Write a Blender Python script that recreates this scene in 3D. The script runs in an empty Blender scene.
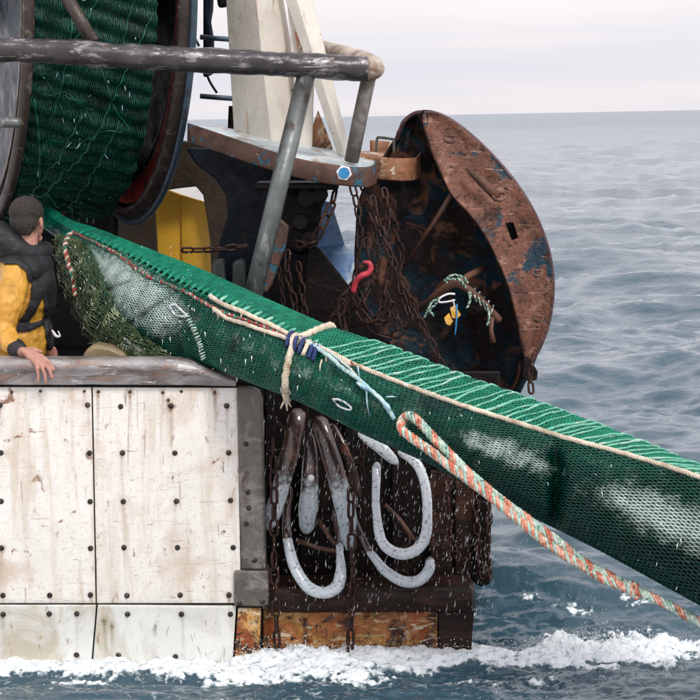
import bpy, bmesh, math, random
import numpy as np
from mathutils import Vector, Matrix, Quaternion
from mathutils.noise import noise as pnoise

random.seed(7); np.random.seed(7)
rnd = random.Random(11)
C = bpy.context.scene.collection
# ------------------------------------------------------------------ camera
F = 2280.0                       # focal length in pixels of a 700 px frame
CAM = Vector((0, 0, 2.9))
pitch = math.atan(233.5 / F); roll = math.radians(1.1)
fw = Vector((0, math.cos(pitch), -math.sin(pitch)))
r0 = Vector((1, 0, 0)); u0 = r0.cross(fw)
RT = (math.cos(roll) * r0 - math.sin(roll) * u0).normalized()
UP = (math.sin(roll) * r0 + math.cos(roll) * u0).normalized()
cam = bpy.data.cameras.new('camera'); camo = bpy.data.objects.new('camera', cam); C.objects.link(camo)
m3 = Matrix((RT, UP, -fw)).transposed()
camo.matrix_world = Matrix.Translation(CAM) @ m3.to_4x4()
cam.sensor_width = 36; cam.lens = 36 * F / 700; cam.clip_start = 0.5; cam.clip_end = 60000
cam.dof.use_dof = False
bpy.context.scene.camera = camo
# ------------------------------------------------------------------ light
sc = bpy.context.scene
sc.view_settings.view_transform = 'Standard'; sc.view_settings.look = 'None'
sc.view_settings.gamma = 1; sc.view_settings.exposure = 0.27
SUN_EL, SUN_AZ = math.radians(46), math.radians(152)      # azimuth from +Y clockwise: right and behind the camera
w = bpy.data.worlds.new('World'); sc.world = w; w.use_nodes = True
nt = w.node_tree; nt.nodes.clear()
N = nt.nodes.new; L = nt.links.new
out = N('ShaderNodeOutputWorld'); bg = N('ShaderNodeBackground'); bg.inputs[1].default_value = 0.1
sky = N('ShaderNodeTexSky'); sky.sky_type = 'NISHITA'; sky.sun_disc = False
sky.sun_elevation = SUN_EL; sky.sun_rotation = SUN_AZ; sky.dust_density = 3; sky.air_density = 1.0
tc = N('ShaderNodeTexCoord'); sep = N('ShaderNodeSeparateXYZ'); L(tc.outputs['Generated'], sep.inputs[0])
mp = N('ShaderNodeMapping'); mp.inputs['Scale'].default_value = (2.0, 2.0, 26); L(tc.outputs['Generated'], mp.inputs[0])
cl = N('ShaderNodeTexNoise'); cl.inputs['Scale'].default_value = 1.3; cl.inputs['Detail'].default_value = 4; L(mp.outputs[0], cl.inputs['Vector'])
cr_ = N('ShaderNodeValToRGB'); L(cl.outputs['Fac'], cr_.inputs[0])
cr_.color_ramp.elements[0].position = 0.36; cr_.color_ramp.elements[0].color = (7.3, 7.3, 8.0, 1)
cr_.color_ramp.elements[1].position = 0.64; cr_.color_ramp.elements[1].color = (9.0, 8.35, 8.4, 1)
zr = N('ShaderNodeMapRange'); L(sep.outputs['Z'], zr.inputs[0])
zr.inputs[1].default_value = 0.0; zr.inputs[2].default_value = 0.6; zr.inputs[3].default_value = 1.0; zr.inputs[4].default_value = 1.5
vm = N('ShaderNodeVectorMath'); vm.operation = 'SCALE'; L(cr_.outputs[0], vm.inputs[0]); L(zr.outputs[0], vm.inputs['Scale'])
mx = N('ShaderNodeMix'); mx.data_type = 'RGBA'; mx.inputs[0].default_value = 0.86
L(sky.outputs[0], mx.inputs[6]); L(vm.outputs[0], mx.inputs[7]); L(mx.outputs[2], bg.inputs[0]); L(bg.outputs[0], out.inputs[0])
sun = bpy.data.lights.new('sun', 'SUN'); sun.energy = 1.5; sun.angle = math.radians(12); sun.color = (1, 0.955, 0.9)
so = bpy.data.objects.new('sun', sun); C.objects.link(so)
sd = Vector((math.sin(SUN_AZ) * math.cos(SUN_EL), math.cos(SUN_AZ) * math.cos(SUN_EL), math.sin(SUN_EL)))
so.rotation_euler = (-sd).to_track_quat('-Z', 'Y').to_euler(); so.location = (0, 0, 30)

# ------------------------------------------------------------------ helpers
DOFF = 0.0
def P(x, y, Y):
    Y = Y + DOFF
    d = fw + RT * ((x - 350) / F) - UP * ((y - 350) / F)
    return CAM + d * (Y / d.y)
def px(n, Y): return n * Y / F                     # pixels -> metres at depth Y
def cr(pts, n):                                    # Catmull-Rom through rows of pts, n samples
    p = np.array([list(q) for q in pts], float); k = len(p)
    p = np.vstack([2 * p[0] - p[1], p, 2 * p[-1] - p[-2]])
    t = np.linspace(0, k - 1 - 1e-9, n); i = t.astype(int); f = (t - i)[:, None]
    a, b, c, d = p[i], p[i + 1], p[i + 2], p[i + 3]
    return 0.5 * ((2 * b) + (c - a) * f + (2 * a - 5 * b + 4 * c - d) * f * f + (3 * b - a - 3 * c + d) * f ** 3)
def PP(l, n=None):                                 # rows (x, y, Y) -> world points, optionally smoothed
    a = cr(l, n) if n else l
    return [P(*q) for q in a]

class MB:
    def __init__(s): s.v = []; s.f = []; s.m = []; s.a = []
    def add(s, vs, fs, mi=0, att=None):
        o = len(s.v); s.v += [tuple(q) for q in vs]; s.f += [tuple(i + o for i in q) for q in fs]
        s.m += [mi] * len(fs); s.a += list(att) if att is not None else [0.0] * len(vs)
        return s
    def tube(s, pts, r, sides=8, closed=False, mi=0, cap=True, squash=1.0, att=None, wob=0.0):
        pts = [Vector(p) for p in pts]; n = len(pts)
        rs = r if hasattr(r, '__len__') else [r] * n
        T = []
        for i in range(n):
            a = pts[(i - 1) % n] if closed or i > 0 else pts[0]
            b = pts[(i + 1) % n] if closed or i < n - 1 else pts[-1]
            t = b - a; T.append(t.normalized() if t.length > 1e-9 else Vector((0, 0, 1)))
        u = T[0].orthogonal().normalized() if abs(T[0].y) > .9 else (Vector((0, 1, 0)) - T[0] * T[0].y).normalized()
        vs = []; at = []
        for i in range(n):
            u = (u - T[i] * u.dot(T[i])).normalized(); w_ = T[i].cross(u)
            for k in range(sides):
                a = 2 * math.pi * k / sides
                rr = rs[i]
                if wob: rr *= 1 + wob * pnoise(pts[i] * 9 + Vector((math.cos(a), math.sin(a), 0)) * 0.8)
                vs.append(pts[i] + u * (math.cos(a) * rr * squash) + w_ * (math.sin(a) * rr)); at.append(att[i] if att is not None else i / max(1, n - 1))
        fs = []
        for i in range(n if closed else n - 1):
            j = (i + 1) % n
            for k in range(sides):
                k2 = (k + 1) % sides
                fs.append((i * sides + k, i * sides + k2, j * sides + k2, j * sides + k))
        if cap and not closed:
            fs.append(tuple(range(sides))[::-1]); fs.append(tuple((n - 1) * sides + k for k in range(sides)))
        return s.add(vs, fs, mi, at)
    def box(s, c, half, rot=None, mi=0):
        c = Vector(c); vs = []
        for x in (-1, 1):
            for y in (-1, 1):
                for z in (-1, 1):
                    q = Vector((x * half[0], y * half[1], z * half[2]))
                    if rot is not None: q = rot @ q
                    vs.append(c + q)
        return s.add(vs, [(0, 1, 3, 2), (4, 6, 7, 5), (0, 4, 5, 1), (2, 3, 7, 6), (0, 2, 6, 4), (1, 5, 7, 3)], mi)
    def prism(s, poly, off, mi=0):                 # world polygon pushed along vector off
        n = len(poly); off = Vector(off)
        vs = [Vector(p) for p in poly] + [Vector(p) + off for p in poly]
        fs = [tuple(range(n)), tuple(range(2 * n - 1, n - 1, -1))] + [((i + 1) % n, i, i + n, (i + 1) % n + n) for i in range(n)]
        return s.add(vs, fs, mi)
    def slab(s, poly, Y, th, mi=0): return s.prism([P(a, b, Y) for a, b in poly], (0, th, 0), mi)
    def grid(s, G, mi=0, closev=False, att=None):  # G: nu x nv x 3
        nu, nv = len(G), len(G[0]); vs = [tuple(q) for row in G for q in row]
        fs = []
        for i in range(nu - 1):
            for j in range(nv if closev else nv - 1):
                k = (j + 1) % nv
                fs.append((i * nv + j, (i + 1) * nv + j, (i + 1) * nv + k, i * nv + k))
        return s.add(vs, fs, mi, att)
    def build(s, name, mats, parent=None, smooth=True, bevel=0, solid=0, kind=None, sub=0, remesh=0, recalc=True, smooth_it=0, angle=35):
        me = bpy.data.meshes.new(name)
        base = Vector((0, 0, 0))
        p = parent
        while p is not None: base += Vector(p.location); p = p.parent
        me.from_pydata([(a - base.x, b - base.y, c - base.z) for a, b, c in s.v], [], s.f)
        if not isinstance(mats, (list, tuple)): mats = [mats]
        for m_ in mats: me.materials.append(m_)
        if len(mats) > 1: me.polygons.foreach_set('material_index', s.m)
        at = me.attributes.new('t', 'FLOAT', 'POINT'); at.data.foreach_set('value', s.a)
        if recalc:
            bm = bmesh.new(); bm.from_mesh(me); bmesh.ops.recalc_face_normals(bm, faces=bm.faces); bm.to_mesh(me); bm.free()
        if smooth:
            me.polygons.foreach_set('use_smooth', [True] * len(me.polygons))
            if angle < 180:
                try: me.set_sharp_from_angle(angle=math.radians(angle))
                except Exception: pass
        me.update()
        o = bpy.data.objects.new(name, me); C.objects.link(o); o.parent = parent
        if remesh:
            md = o.modifiers.new('r', 'REMESH'); md.mode = 'VOXEL'; md.voxel_size = remesh; md.use_smooth_shade = True
            if smooth_it:
                md = o.modifiers.new('s', 'SMOOTH'); md.iterations = smooth_it; md.factor = 0.5
        if solid:
            md = o.modifiers.new('s', 'SOLIDIFY'); md.thickness = solid; md.offset = 0
        if bevel:
            md = o.modifiers.new('b', 'BEVEL'); md.width = bevel; md.segments = 2; md.limit_method = 'ANGLE'; md.angle_limit = math.radians(40)
        if kind: o['kind'] = kind
        return o
def thing(name, loc, label, cat, group=None):
    o = bpy.data.objects.new(name, None); C.objects.link(o); o.location = Vector(loc); o.empty_display_size = .1
    return tag(o, label, cat, group)
def tag(o, label=None, cat=None, group=None):
    if label: o['label'] = label
    if cat: o['category'] = cat
    if group: o['group'] = group
    return o
def lerp(a, b, t): return a + (b - a) * t

# ------------------------------------------------------------------ materials
def mat(name, base, layers=(), rough=0.6, metal=0.0, bump=0.3, bscale=40, bdist=0.01, spec=0.5, coat=0, rvar=0.2, vary=0.35, vscale=6, emis=None, trans=0, coord='Object', sss=0):
    """layers: (color, scale(xyz or float), lo, hi, detail, distortion)"""
    m = bpy.data.materials.new(name); m.use_nodes = True; t = m.node_tree; t.nodes.clear(); N = t.nodes.new; L = t.links.new
    o = N('ShaderNodeOutputMaterial'); b = N('ShaderNodeBsdfPrincipled'); L(b.outputs[0], o.inputs[0])
    tc = N('ShaderNodeTexCoord'); oi = N('ShaderNodeObjectInfo')
    add = N('ShaderNodeVectorMath'); add.operation = 'ADD'; L(tc.outputs[coord], add.inputs[0])
    ml = N('ShaderNodeMath'); ml.operation = 'MULTIPLY'; L(oi.outputs['Random'], ml.inputs[0]); ml.inputs[1].default_value = 37.0
    L(ml.outputs[0], add.inputs[1]); vec = add.outputs[0]
    def noise(sc_, det=6, dist=0.0, off=0.0, rough_=0.6, rot=(0, 0, 0)):
        mp = N('ShaderNodeMapping'); L(vec, mp.inputs[0]); mp.inputs['Location'].default_value = (off, off * 1.7, off * .3)
        mp.inputs['Rotation'].default_value = rot
        mp.inputs['Scale'].default_value = sc_ if hasattr(sc_, '__len__') else (sc_,) * 3
        n = N('ShaderNodeTexNoise'); n.inputs['Scale'].default_value = 1; n.inputs['Detail'].default_value = det; n.inputs['Roughness'].default_value = rough_
        n.inputs['Distortion'].default_value = dist; L(mp.outputs[0], n.inputs['Vector']); return n.outputs['Fac']
    # base value variation
    hv = N('ShaderNodeMapRange'); L(noise(vscale, 5, 0.3, 3.3), hv.inputs[0]); hv.inputs[1].default_value = .3; hv.inputs[2].default_value = .7
    hv.inputs[3].default_value = 1 - vary; hv.inputs[4].default_value = 1 + vary
    col = N('ShaderNodeVectorMath'); col.operation = 'SCALE'; col.inputs[0].default_value = base[:3]; L(hv.outputs[0], col.inputs['Scale'])
    cur = col.outputs[0]; masks = []
    for i, ly in enumerate(layers):
        c, s_, lo, hi = ly[:4]; det = ly[4] if len(ly) > 4 else 6; dist = ly[5] if len(ly) > 5 else 0; rot = ly[6] if len(ly) > 6 else (0, 0, 0)
        r = N('ShaderNodeMapRange'); L(noise(s_, det, dist, 5.1 * i + 1.3, .65, rot), r.inputs[0]); r.inputs[1].default_value = lo; r.inputs[2].default_value = hi
        x = N('ShaderNodeMix'); x.data_type = 'RGBA'; L(r.outputs[0], x.inputs[0]); L(cur, x.inputs[6]); x.inputs[7].default_value = (*c[:3], 1)
        if len(c) > 3:
            k = N('ShaderNodeMath'); k.operation = 'MULTIPLY'; L(r.outputs[0], k.inputs[0]); k.inputs[1].default_value = c[3]; L(k.outputs[0], x.inputs[0])
        cur = x.outputs[2]; masks.append(r.outputs[0])
    L(cur, b.inputs['Base Color'])
    rr = N('ShaderNodeMapRange'); L(noise(9, 5, 0, 8.8), rr.inputs[0]); rr.inputs[1].default_value = .3; rr.inputs[2].default_value = .7
    rr.inputs[3].default_value = max(.02, rough - rvar); rr.inputs[4].default_value = min(1, rough + rvar); L(rr.outputs[0], b.inputs['Roughness'])
    b.inputs['Metallic'].default_value = metal; b.inputs['Specular IOR Level'].default_value = spec
    b.inputs['Coat Weight'].default_value = coat; b.inputs['Coat Roughness'].default_value = .12
    b.inputs['Transmission Weight'].default_value = trans
    if sss: b.inputs['Subsurface Weight'].default_value = sss; b.inputs['Subsurface Scale'].default_value = .01
    bp = N('ShaderNodeBump'); bp.inputs['Strength'].default_value = bump; bp.inputs['Distance'].default_value = bdist
    L(noise(bscale, 6, 0, 2.2), bp.inputs['Height']); L(bp.outputs[0], b.inputs['Normal'])
    if masks:
        b2 = N('ShaderNodeBump'); b2.inputs['Strength'].default_value = bump; b2.inputs['Distance'].default_value = bdist * .6; b2.invert = True
        L(masks[0], b2.inputs['Height']); L(bp.outputs[0], b2.inputs['Normal']); L(b2.outputs[0], b.inputs['Normal'])
    return m
RUST = (.13, .045, .02); DRUST = (.035, .016, .011); ORUST = (.36, .13, .03)
M = {}
M['white'] = mat('white_painted_panel', (.82, .795, .74), [
    ((.52, .36, .22, .55), (3, 3, 2.2), .50, .66, 8, 1.0), ((.20, .09, .04, .8), (20, 20, 8), .625, .69, 6, .8),
    ((.32, .20, .12, .35), (2.0, 2.0, 34), .65, .69, 3, 2.8, (0, .7, 0)), ((.20, .12, .07, .6), (30, 30, 1.8), .66, .69, 3, 1.4, (0, .35, 0)), ((.45, .40, .33, .35), (60, 60, 60), .58, .64, 3, .2),
    ((.56, .46, .34, .55), (14, 14, 1.3), .5, .66, 5, .5), ((.22, .09, .03, .9), (6, 6, 4.5), .635, .68, 8, 1.6), ((.14, .08, .05, .55), (3, 3, 40), .66, .69, 3, 3.2, (0, -1.0, 0))], rough=.42, bump=.25, bscale=14, vary=.05)
M['whitelow'] = mat('wet_white_panel', (.70, .71, .68), [
    ((.42, .34, .20, .6), (3, 3, 2), .48, .64, 7, 1.0), ((.10, .09, .03, .75), (8, 8, 2.2), .62, .70, 6, 1.2), ((.30, .16, .07, .7), (30, 30, 8), .63, .69, 4, .6)], rough=.3, bump=.25, bscale=14, vary=.08)
def rust_runs(m, col):
    t = m.node_tree; N = t.nodes.new; L = t.links.new; bs = next(n for n in t.nodes if n.type == 'BSDF_PRINCIPLED'); src = bs.inputs['Base Color'].links[0].from_socket
    an = N('ShaderNodeAttribute'); an.attribute_name = 't'; nz = N('ShaderNodeTexNoise'); nz.inputs['Scale'].default_value = 60; nz.inputs['Detail'].default_value = 6; tc = N('ShaderNodeTexCoord'); L(tc.outputs['Object'], nz.inputs['Vector'])
    a = N('ShaderNodeMath'); a.operation = 'MULTIPLY'; L(an.outputs['Fac'], a.inputs[0]); L(nz.outputs['Fac'], a.inputs[1]); b = N('ShaderNodeMath'); b.operation = 'MULTIPLY'; b.use_clamp = True; L(a.outputs[0], b.inputs[0]); b.inputs[1].default_value = 1.7
    x = N('ShaderNodeMix'); x.data_type = 'RGBA'; L(b.outputs[0], x.inputs[0]); L(src, x.inputs[6]); x.inputs[7].default_value = (*col, 1); L(x.outputs[2], bs.inputs['Base Color'])
rust_runs(M['white'], (.25, .12, .05)); rust_runs(M['whitelow'], (.14, .11, .04))
M['orange'] = mat('peeling_rust_plate', (.34, .12, .028), [
    ((.60, .34, .10, .8), (5, 5, 7), .48, .58, 10, .8, (0, .5, 0)), ((.045, .016, .009), (7, 7, 6), .50, .58, 10, .8), ((.30, .065, .010), (8, 8, 6), .52, .60, 8, .6),
    ((.74, .64, .46, .85), (7, 7, 16), .56, .60, 10, .8, (0, -.8, 0)), ((.66, .50, .28, .8), (5, 5, 22), .58, .62, 8, .7, (0, .9, 0)), ((.03, .013, .009), (22, 22, 22), .58, .64, 8, .5)], rough=.42, bump=1, bscale=24, vary=.45)
M['gunwale'] = mat('worn_galvanised_gunwale', (.30, .285, .28), [((.10, .075, .06, .8), (2.5, 2.5, 9), .52, .64, 8, 1.0), 
    ((.30, .17, .12, .75), (5, 5, 22), .50, .66, 7, .6), ((.62, .61, .61), (9, 9, 30), .60, .70, 5, .4), ((.13, .08, .06), (3, 3, 40), .64, .72, 5, .6)], rough=.42, metal=.25, bump=.35, bscale=22)
M['post'] = mat('weathered_steel_post', (.13, .115, .10), [((.26, .24, .22), (9, 9, 9), .5, .66, 7, .5), ((.10, .055, .035), (12, 12, 8), .56, .68, 7, .9)], rough=.55, metal=.2, bump=.5, bscale=25)
M['pipe'] = mat('scuffed_steel_pipe', (.062, .056, .060), [((.27, .255, .26), (5, 16, 16), .53, .60, 10, .15), ((.06, .045, .04), (22, 22, 22), .58, .66, 5, .4), ((.50, .47, .45), (4, 4, 70), .66, .70, 4, .3), ((.22, .12, .07), (6, 6, 6), .64, .72, 5, .3)], rough=.36, metal=.55, bump=.35, bscale=16, rvar=.15)
M['pipe2'] = mat('galvanised_pipe', (.145, .16, .155), [((.06, .045, .035), (9, 9, 5), .58, .7, 7, .4), ((.42, .43, .42), (14, 14, 4), .6, .72, 4, .2)], rough=.38, metal=.5, bump=.2, bscale=40)
M['cream'] = mat('cream_painted_steel', (.66, .62, .55), [((.30, .14, .06), (10, 10, 6), .64, .70, 8, 1.2), ((.45, .40, .34, .6), (5, 5, 3), .5, .7, 6, .5), ((.10, .06, .04), (24, 24, 14), .67, .72, 5, .8), ((.42, .24, .12, .6), (20, 20, 1.8), .60, .72, 4, .3)], rough=.5, bump=.35, bscale=18, vary=.08)
M['creamshade'] = mat('shaded_cream_painted_steel', (.48, .45, .41), [((.28, .17, .09), (10, 10, 6), .66, .72, 8, 1.2), ((.36, .33, .29, .6), (5, 5, 3), .5, .7, 6, .5), ((.08, .05, .04), (20, 20, 14), .69, .74, 5, .8)], rough=.5, bump=.35, bscale=18, vary=.08)  # darker copy of the cream paint with shade in its colour, unused
M['rust'] = mat('rusty_steel', (.13, .058, .036), [((.035, .018, .014), (5, 5, 5), .50, .66, 8, .8), ((.24, .12, .08), (9, 9, 9), .60, .72, 7, .5), ((.015, .06, .09), (7, 7, 7), .64, .70, 6, .6)], rough=.6, metal=.1, bump=.6, bscale=30)
M['rustblue'] = mat('rusty_steel_with_blue_paint', (.095, .045, .030), [((.02, .11, .17), (13, 13, 13), .55, .60, 7, .5), ((.05, .028, .022), (6, 6, 6), .54, .68, 8, .8), ((.33, .19, .13), (16, 16, 16), .62, .70, 6, .4)], rough=.55, metal=.1, bump=.6, bscale=30)
M['orust'] = mat('bright_orange_rusty_steel', (.26, .11, .05), [((.66, .55, .42), (9, 9, 9), .52, .58, 8, .8), ((.07, .025, .015), (8, 8, 8), .52, .60, 8, .8), ((.62, .26, .07), (20, 20, 20), .60, .70, 6, .4)], rough=.6, bump=.5, bscale=30)
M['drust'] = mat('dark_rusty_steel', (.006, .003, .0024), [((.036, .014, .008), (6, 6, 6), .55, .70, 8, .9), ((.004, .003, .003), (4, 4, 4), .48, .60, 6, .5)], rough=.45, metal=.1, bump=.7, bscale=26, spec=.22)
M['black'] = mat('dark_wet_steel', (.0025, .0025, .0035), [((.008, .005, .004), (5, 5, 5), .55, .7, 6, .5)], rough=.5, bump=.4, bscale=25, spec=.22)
M['navy'] = mat('dark_navy_painted_steel', (.002, .007, .018), [((.003, .003, .004), (4, 4, 4), .52, .68, 7, .7), ((.02, .010, .008), (9, 9, 5), .60, .68, 6, .5)], rough=.4, bump=.3, bscale=20, spec=.22)
M['blue'] = mat('blue_painted_plate', (.13, .27, .52), [((.42, .52, .66, .8), (9, 9, 9), .5, .7, 7, .6), ((.10, .05, .04), (20, 20, 20), .68, .74, 5, .4)], rough=.4, bump=.2)
M['doorblue'] = mat('trawl_door_plate', (.014, .006, .005), [((.003, .020, .034), (4.5, 4.5, 4.5), .46, .54, 8, .9), ((.15, .065, .035), (4.5, 4.5, 4.5), .54, .63, 9, 1.3), ((.004, .003, .003), (2.2, 2.2, 2.2), .50, .64, 6, .4)], rough=.45, metal=.1, bump=.6, bscale=24, spec=.22)
M['doorplate'] = mat('trawl_door_crescent', (.175, .068, .040), [((.36, .19, .135), (7, 7, 10), .50, .64, 9, .4), ((.040, .018, .014), (4.5, 4.5, 4.5), .52, .62, 9, .6), ((.015, .055, .085), (4.5, 4.5, 4.5), .555, .60, 8, .4), ((.47, .31, .25), (5, 5, 50), .62, .68, 5, .6, (0, .9, 0)), ((.03, .014, .010), (34, 34, 34), .56, .63, 5, .2)], rough=.5, metal=.1, bump=1, bscale=48)
M['yellow'] = mat('yellow_painted_steel', (.96, .54, .045), [((.48, .28, .04, .6), (3, 3, 3), .5, .7, 5, .3), ((.22, .12, .03), (20, 20, 20), .68, .74, 5, .4)], rough=.45, bump=.15, vary=.1)
M['olive'] = mat('dull_ochre_steel', (.034, .020, .009), [((.03, .02, .012), (5, 5, 5), .5, .7, 6, .5)], rough=.55)
M['plainwhite'] = mat('white_gloss_paint', (.8, .8, .79), [((.6, .55, .5, .5), (4, 4, 4), .55, .7)], rough=.4, vary=.04)
M['flange'] = mat('drum_flange_steel', (.008, .006, .006), [((.05, .035, .026), (7, 7, 7), .54, .68, 7, .5), ((.012, .03, .05), (5, 5, 5), .56, .66, 6, .5), ((.28, .25, .22), (16, 16, 16), .69, .74, 5, .5)], rough=.42, metal=.3, bump=.3)
M['flangeblue'] = mat('drum_flange_slate', (.014, .026, .040), [((.05, .05, .05), (3, 3, 7), .52, .68, 7, .6), ((.04, .025, .02), (6, 6, 6), .58, .7, 6, .5)], rough=.4, metal=.3, bump=.25)
M['rim'] = mat('drum_rim_worn', (.060, .046, .038), [((.20, .17, .14), (9, 9, 9), .54, .66, 7, .6), ((.04, .03, .03), (6, 6, 6), .55, .68, 6, .5)], rough=.4, metal=.4, bump=.3)
M['redpaint'] = mat('dull_red_paint', (.30, .025, .016), [((.05, .02, .02), (9, 9, 9), .52, .66, 7, .5)], rough=.5)
M['slate'] = mat('blue_grey_edge', (.05, .085, .12), [((.05, .04, .04), (9, 9, 9), .52, .66, 7, .5)], rough=.4, metal=.3)
NETG = (.004, .17, .095)
def netmat(name, c, c2, c3, rough=.33, l2=.52, l3=.62):
    return mat(name, c, [(c2, (3, 3, 3), l2, l2 + .14, 6, .6), (c3, (7, 7, 7), l3, l3 + .10, 5, .6), ((.45, .62, .56), (55, 55, 55), .69, .73, 3, 0)], rough=rough, bump=.5, bscale=180, bdist=.003, vary=.35, vscale=25, spec=.38)
M['twine'] = netmat('green_net_twine', (.002, .100, .060), (.001, .034, .025), (.008, .22, .135), rough=.28)
M['bag'] = mat('wet_net_inner_layer', (.0015, .035, .026), [((.001, .013, .012), (2.4, 2.4, 2.4), .46, .62, 6, .5), ((.16, .30, .26), (3.0, 3.0, 3.0), .63, .71, 4, .4)], rough=.3, bump=.5, bscale=60, spec=.5)
M['glint'] = mat('silvery_glint', (.42, .56, .52), [((.10, .20, .17), (9, 9, 9), .45, .62, 6, .8), ((.78, .86, .84), (16, 16, 16), .55, .66, 5, .5)], rough=.2, bump=.6, bscale=50, spec=.8)
M['topband'] = netmat('green_chafing_mat', (.004, .20, .115), (.003, .10, .065), (.02, .30, .19), rough=.5)
M['rib'] = netmat('pale_green_cord', (.16, .46, .34), (.05, .30, .20), (.46, .62, .52), rough=.55, l3=.55)
M['lime'] = netmat('pale_old_twine', (.075, .105, .04), (.015, .05, .025), (.42, .46, .28), rough=.5, l3=.55)
M['drumnet'] = netmat('dark_green_net_twine', (.002, .060, .038), (.001, .022, .017), (.004, .12, .075), rough=.4)
M['drumbase'] = mat('wound_net_layers', (.001, .022, .015), [((.001, .014, .012), (3, 3, 9), .46, .6, 6, .8)], rough=.45, bump=.6, bscale=60)
M['whiterope'] = mat('off_white_rope', (.62, .54, .42), [((.40, .28, .17), (20, 20, 20), .52, .68, 5, .3), ((.75, .70, .62), (30, 30, 30), .58, .7, 4, .2)], rough=.8, bump=.8, bscale=220, bdist=.004)
M['orangerope'] = mat('faded_orange_rope', (.52, .15, .09), [((.80, .50, .38), (34, 34, 34), .44, .60, 5, .3), ((.30, .07, .04), (40, 40, 40), .62, .7, 4, .2)], rough=.75, bump=.8, bscale=220, bdist=.004)
M['mintrope'] = mat('pale_mint_rope', (.34, .54, .44), [((.70, .74, .66), (34, 34, 34), .46, .62, 5, .3), ((.04, .18, .12), (40, 40, 40), .56, .66, 4, .2)], rough=.75, bump=.8, bscale=220, bdist=.004)
M['redrope'] = mat('red_fleck_rope', (.36, .03, .035), [((.02, .14, .08), (30, 30, 30), .5, .54, 5, .3)], rough=.7, bump=.6, bscale=200, bdist=.003)
M['bluerope'] = mat('pale_blue_rope', (.30, .50, .58), [((.62, .72, .76), (30, 30, 30), .48, .66, 5, .3)], rough=.7, bump=.6, bscale=200, bdist=.003)
M['navyrope'] = mat('navy_whipping_twine', (.012, .03, .13), [((.5, .5, .5), (50, 50, 50), .64, .7, 5, .3)], rough=.7, bump=.6, bscale=200, bdist=.003)
M['greenrope'] = mat('green_white_rope', (.02, .10, .06), [((.50, .56, .48), (35, 35, 35), .5, .56, 4, .3)], rough=.7, bump=.6, bscale=200, bdist=.003)
M['chain'] = mat('rusty_chain', (.040, .019, .014), [((.025, .014, .012), (30, 30, 30), .48, .66, 5, .3), ((.18, .11, .09), (40, 40, 40), .62, .7, 4, .2)], rough=.45, metal=.35, bump=.5, bscale=90, bdist=.003, spec=.22)
M['bolt'] = mat('dark_bolt_head', (.030, .026, .024), [((.14, .10, .08), (60, 60, 60), .5, .66, 5, .3)], rough=.4, metal=.5, bump=.3)
M['redhook'] = mat('pink_red_painted_hook', (.50, .04, .06), [((.20, .02, .03), (40, 40, 40), .55, .7)], rough=.35)
M['yellowtag'] = mat('yellow_plastic', (.80, .42, .05), [((.85, .66, .40), (40, 40, 40), .5, .7)], rough=.4)
M['bluestud'] = mat('blue_stud', (.02, .26, .58), [((.30, .50, .66), (60, 60, 60), .55, .7)], rough=.35)
M['rubber'] = mat('brown_rubber', (.025, .010, .007), [((.14, .05, .025), (9, 9, 9), .5, .7, 5, .5)], rough=.3, bump=.2)
# person
M['skin'] = mat('skin', (.46, .23, .17), [((.40, .15, .11, .6), (30, 30, 30), .5, .7)], rough=.5, bump=.15, bscale=120, bdist=.002, sss=.15, vary=.1)
M['hair'] = mat('short_dark_hair', (.030, .022, .018), [((.095, .075, .062), (160, 160, 90), .5, .62, 4, .3)], rough=.7, bump=1, bscale=260, bdist=.004)
M['jacket'] = mat('yellow_oilskin', (.64, .33, .045), [((.36, .17, .02, .7), (8, 8, 8), .5, .7, 6, .8), ((.10, .06, .03), (18, 18, 18), .66, .74, 5, .7)], rough=.38, bump=.5, bscale=22, bdist=.015, vary=.12)
M['vest'] = mat('black_life_vest', (.010, .010, .013), [((.03, .03, .04), (20, 20, 20), .55, .7)], rough=.6, bump=.5, bscale=60)
M['silver'] = mat('white_reflective', (.75, .75, .78), rough=.3)

def wear_mat(name, a, b, lo, hi, mid=None):      # brown rubber worn to pale along the length attribute
    m = mat(name, a, [((.15, .06, .03), (12, 12, 12), .52, .68, 6, .5)], rough=.28, bump=.25, bscale=30, coat=.3)
    t = m.node_tree; N = t.nodes.new; L = t.links.new
    bs = next(n for n in t.nodes if n.type == 'BSDF_PRINCIPLED'); src = bs.inputs['Base Color'].links[0].from_socket
    at = N('ShaderNodeAttribute'); at.attribute_name = 't'
    nz = N('ShaderNodeTexNoise'); nz.inputs['Scale'].default_value = 30; nz.inputs['Detail'].default_value = 6
    tc = N('ShaderNodeTexCoord'); L(tc.outputs['Object'], nz.inputs['Vector'])
    s = N('ShaderNodeMath'); s.operation = 'MULTIPLY_ADD'; L(nz.outputs['Fac'], s.inputs[0]); s.inputs[1].default_value = .5; L(at.outputs['Fac'], s.inputs[2])
    r = N('ShaderNodeMapRange'); L(s.outputs[0], r.inputs[0]); r.inputs[1].default_value = lo + .25; r.inputs[2].default_value = hi + .25
    x = N('ShaderNodeMix'); x.data_type = 'RGBA'; L(r.outputs[0], x.inputs[0]); L(src, x.inputs[6])
    n2 = N('ShaderNodeTexNoise'); n2.inputs['Scale'].default_value = 60; n2.inputs['Detail'].default_value = 7; L(tc.outputs['Object'], n2.inputs['Vector'])
    rp = N('ShaderNodeValToRGB'); L(n2.outputs['Fac'], rp.inputs[0]); rp.color_ramp.elements[0].position = .31; rp.color_ramp.elements[0].color = (.09, .11, .125, 1)
    rp.color_ramp.elements[1].position = .45; rp.color_ramp.elements[1].color = (*b, 1)
    L(rp.outputs[0], x.inputs[7]); L(x.outputs[2], bs.inputs['Base Color'])
    return m
M['fender'] = wear_mat('brown_to_pale_rubber', (.024, .009, .006), (.44, .50, .53), .5, .62)
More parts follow.
